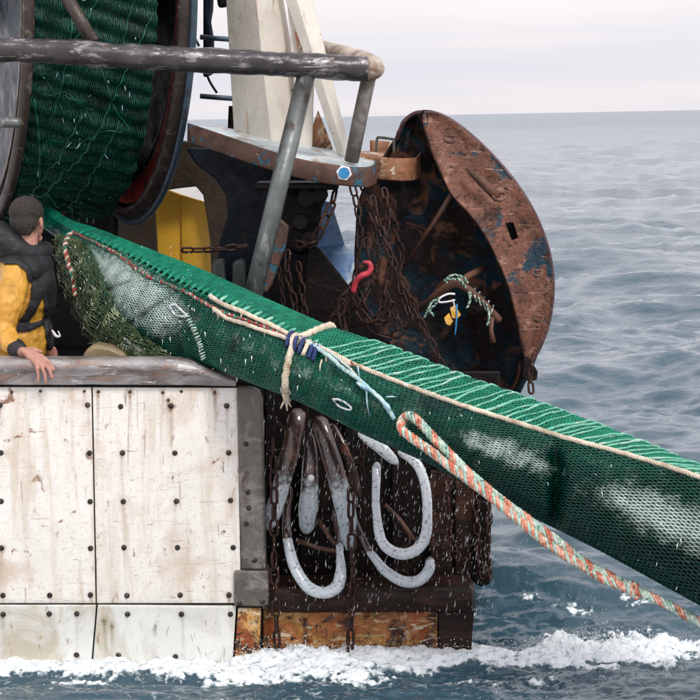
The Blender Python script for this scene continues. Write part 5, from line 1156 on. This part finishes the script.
# jacket
jk = SB()
jk.ball(P(22, 292, 12.68), (.175, .20, .23), Quaternion((0, 1, 0), .08), 24); jk.ball(P(22, 268, 12.68), (.15, .23, .10), None, 22)
jk.ball(P(20, 335, 12.70), (.165, .19, .22), None, 24); jk.ball(pelv + Vector((0, 0, .02)), (.17, .19, .2), None, 22)
jk.chainp([(shR, .078), (P(10, 298, 12.36), .082), (P(4, 318, 12.32), .073), (elR + Vector((0, 0, .01)), .066), (P(9, 341, 12.24), .058), (P(15, 347, 12.18), .050)])
jk.chainp([(shL, .075), (elL, .062), (wrL - Vector((.05, 0, .0)), .045)])
jo = jk.build('oilskin_jacket', M['jacket'], man, remesh=.009, smooth_it=5)
def wrinkle(o, size, k):
    tx = bpy.data.textures.new('cloth_folds', 'CLOUDS'); tx.noise_scale = size; tx.noise_depth = 2
    md = o.modifiers.new('w', 'DISPLACE'); md.texture = tx; md.strength = k; md.mid_level = .5; md.texture_coords = 'LOCAL'
wrinkle(jo, .11, .036); wrinkle(jo, .038, .011)
tr = SB()
for dx in (-.1, .1):
    hip = pelv + Vector((dx * .4, dx, 0)); kn = hip + Vector((.03, 0, -.42)); an = kn + Vector((-.03, 0, -.40)); tr.chainp([(hip, .115), (kn, .09), (an, .08)])
tr.ball(pelv, (.165, .185, .15), None); tr.build('oilskin_trousers', M['jacket'], man, remesh=.012, smooth_it=3)
bt = SB()
for dx in (-.1, .1):
    an = pelv + Vector((dx * .4, dx, -.84)); bt.cap(an + Vector((0, 0, .2)), .085, an, .06); bt.cap(an, .055, an + Vector((.17, .06, -.04)), .045)
bt.build('boots', M['vest'], man, remesh=.012, smooth_it=2)
# cuff
cf = SB(); cf.chainp([(P(15.5, 347.5, 12.175), .053), (P(19.5, 351, 12.135), .048)]); cf.build('cuff', M['vest'], man, remesh=.008, smooth_it=2)
# life vest: hood roll, shoulder yoke, arm-hole band, belt and chest part
vs = SB()
vs.chainp([(P(-14, 232, 12.60), .095), (P(2, 240, 12.60), .090), (P(14, 248, 12.60), .080), (P(27, 254, 12.62), .068), (P(38, 253, 12.66), .058), (P(45, 250, 12.76), .050)])
vs.chainp([(P(0, 246, 12.68), .10), (P(16, 257, 12.70), .095), (P(30, 262, 12.72), .085), (P(40, 262, 12.76), .07)])
vs.build('vest_collar', M['vest'], man, remesh=.008, smooth_it=8)
wrinkle(man.children[-1], .07, .014)
def fitted(src, paths, off, name, m, thick):
    dg = bpy.context.evaluated_depsgraph_get(); dg.update(); ev = src.evaluated_get(dg); me0 = ev.to_mesh()
    co = [v.co.copy() for v in me0.vertices]; no = [v.normal.copy() for v in me0.vertices]; base = Vector(man.location)
    segs = [((a - base), ra, (b - base), rb) for l in paths for (a, ra), (b, rb) in zip(l[:-1], l[1:])]
    def dist(p):
        best = 9
        for a, ra, b, rb in segs:
            W3 = Vector((1, .25, 1)); a2 = a * W3; p2 = p * W3; d = b * W3 - a2; t = max(0, min(1, (p2 - a2).dot(d) / d.length_squared)); best = min(best, (p2 - a2 - d * t).length - (ra + (rb - ra) * t))
        return best
    ds = [dist(c) for c in co]; used = {}; V = []; Fs = []
    for f in me0.polygons:
        if all(ds[k] < 0 and co[k].y < .12 for k in f.vertices):
            r = []
            for k in f.vertices:
                if k not in used: used[k] = len(V); V.append(co[k] + no[k] * (off * min(1, -ds[k] / .010) + .002))
                r.append(used[k])
            Fs.append(tuple(r))
    ev.to_mesh_clear()
    mb = MB(); mb.add([v + base for v in V], Fs); o = mb.build(name, m, man, angle=180, recalc=False)
    md = o.modifiers.new('s', 'SMOOTH'); md.iterations = 8; return o
fitted(jo, [[(P(-20, 262, 12.42), .05), (P(4, 260, 12.42), .036), (P(20, 259, 12.42), .040), (P(31, 266, 12.45), .042), (P(36, 283, 12.47), .038), (P(35, 298, 12.48), .036), (P(29, 312, 12.48), .032), (P(20, 325, 12.48), .030)],
    [(P(13, 330, 12.48), .032), (P(28, 328, 12.48), .034), (P(40, 324, 12.50), .034), (P(50, 320, 12.60), .034)],
    [(P(40, 258, 12.56), .05), (P(50, 280, 12.66), .055), (P(54, 300, 12.72), .06), (P(55, 325, 12.74), .06), (P(55, 345, 12.74), .05)]], .016, 'life_vest', M['vest'], .01)
for l, r_ in (([(34, 262, 12.5), (42, 276, 12.5), (46, 292, 12.5), (47, 310, 12.52), (48, 330, 12.56)], .006),):
    pass
lp = MB(); lp.tube(PP([(52, 330, 12.56), (56, 336, 12.53), (60, 336, 12.53), (58, 331, 12.56)], 14), [.004, .007, .009, .009, .009, .009, .008, .007, .006, .005, .004, .004, .004, .003], 6); lp.build('reflective_tab', M['silver'], man, angle=180)
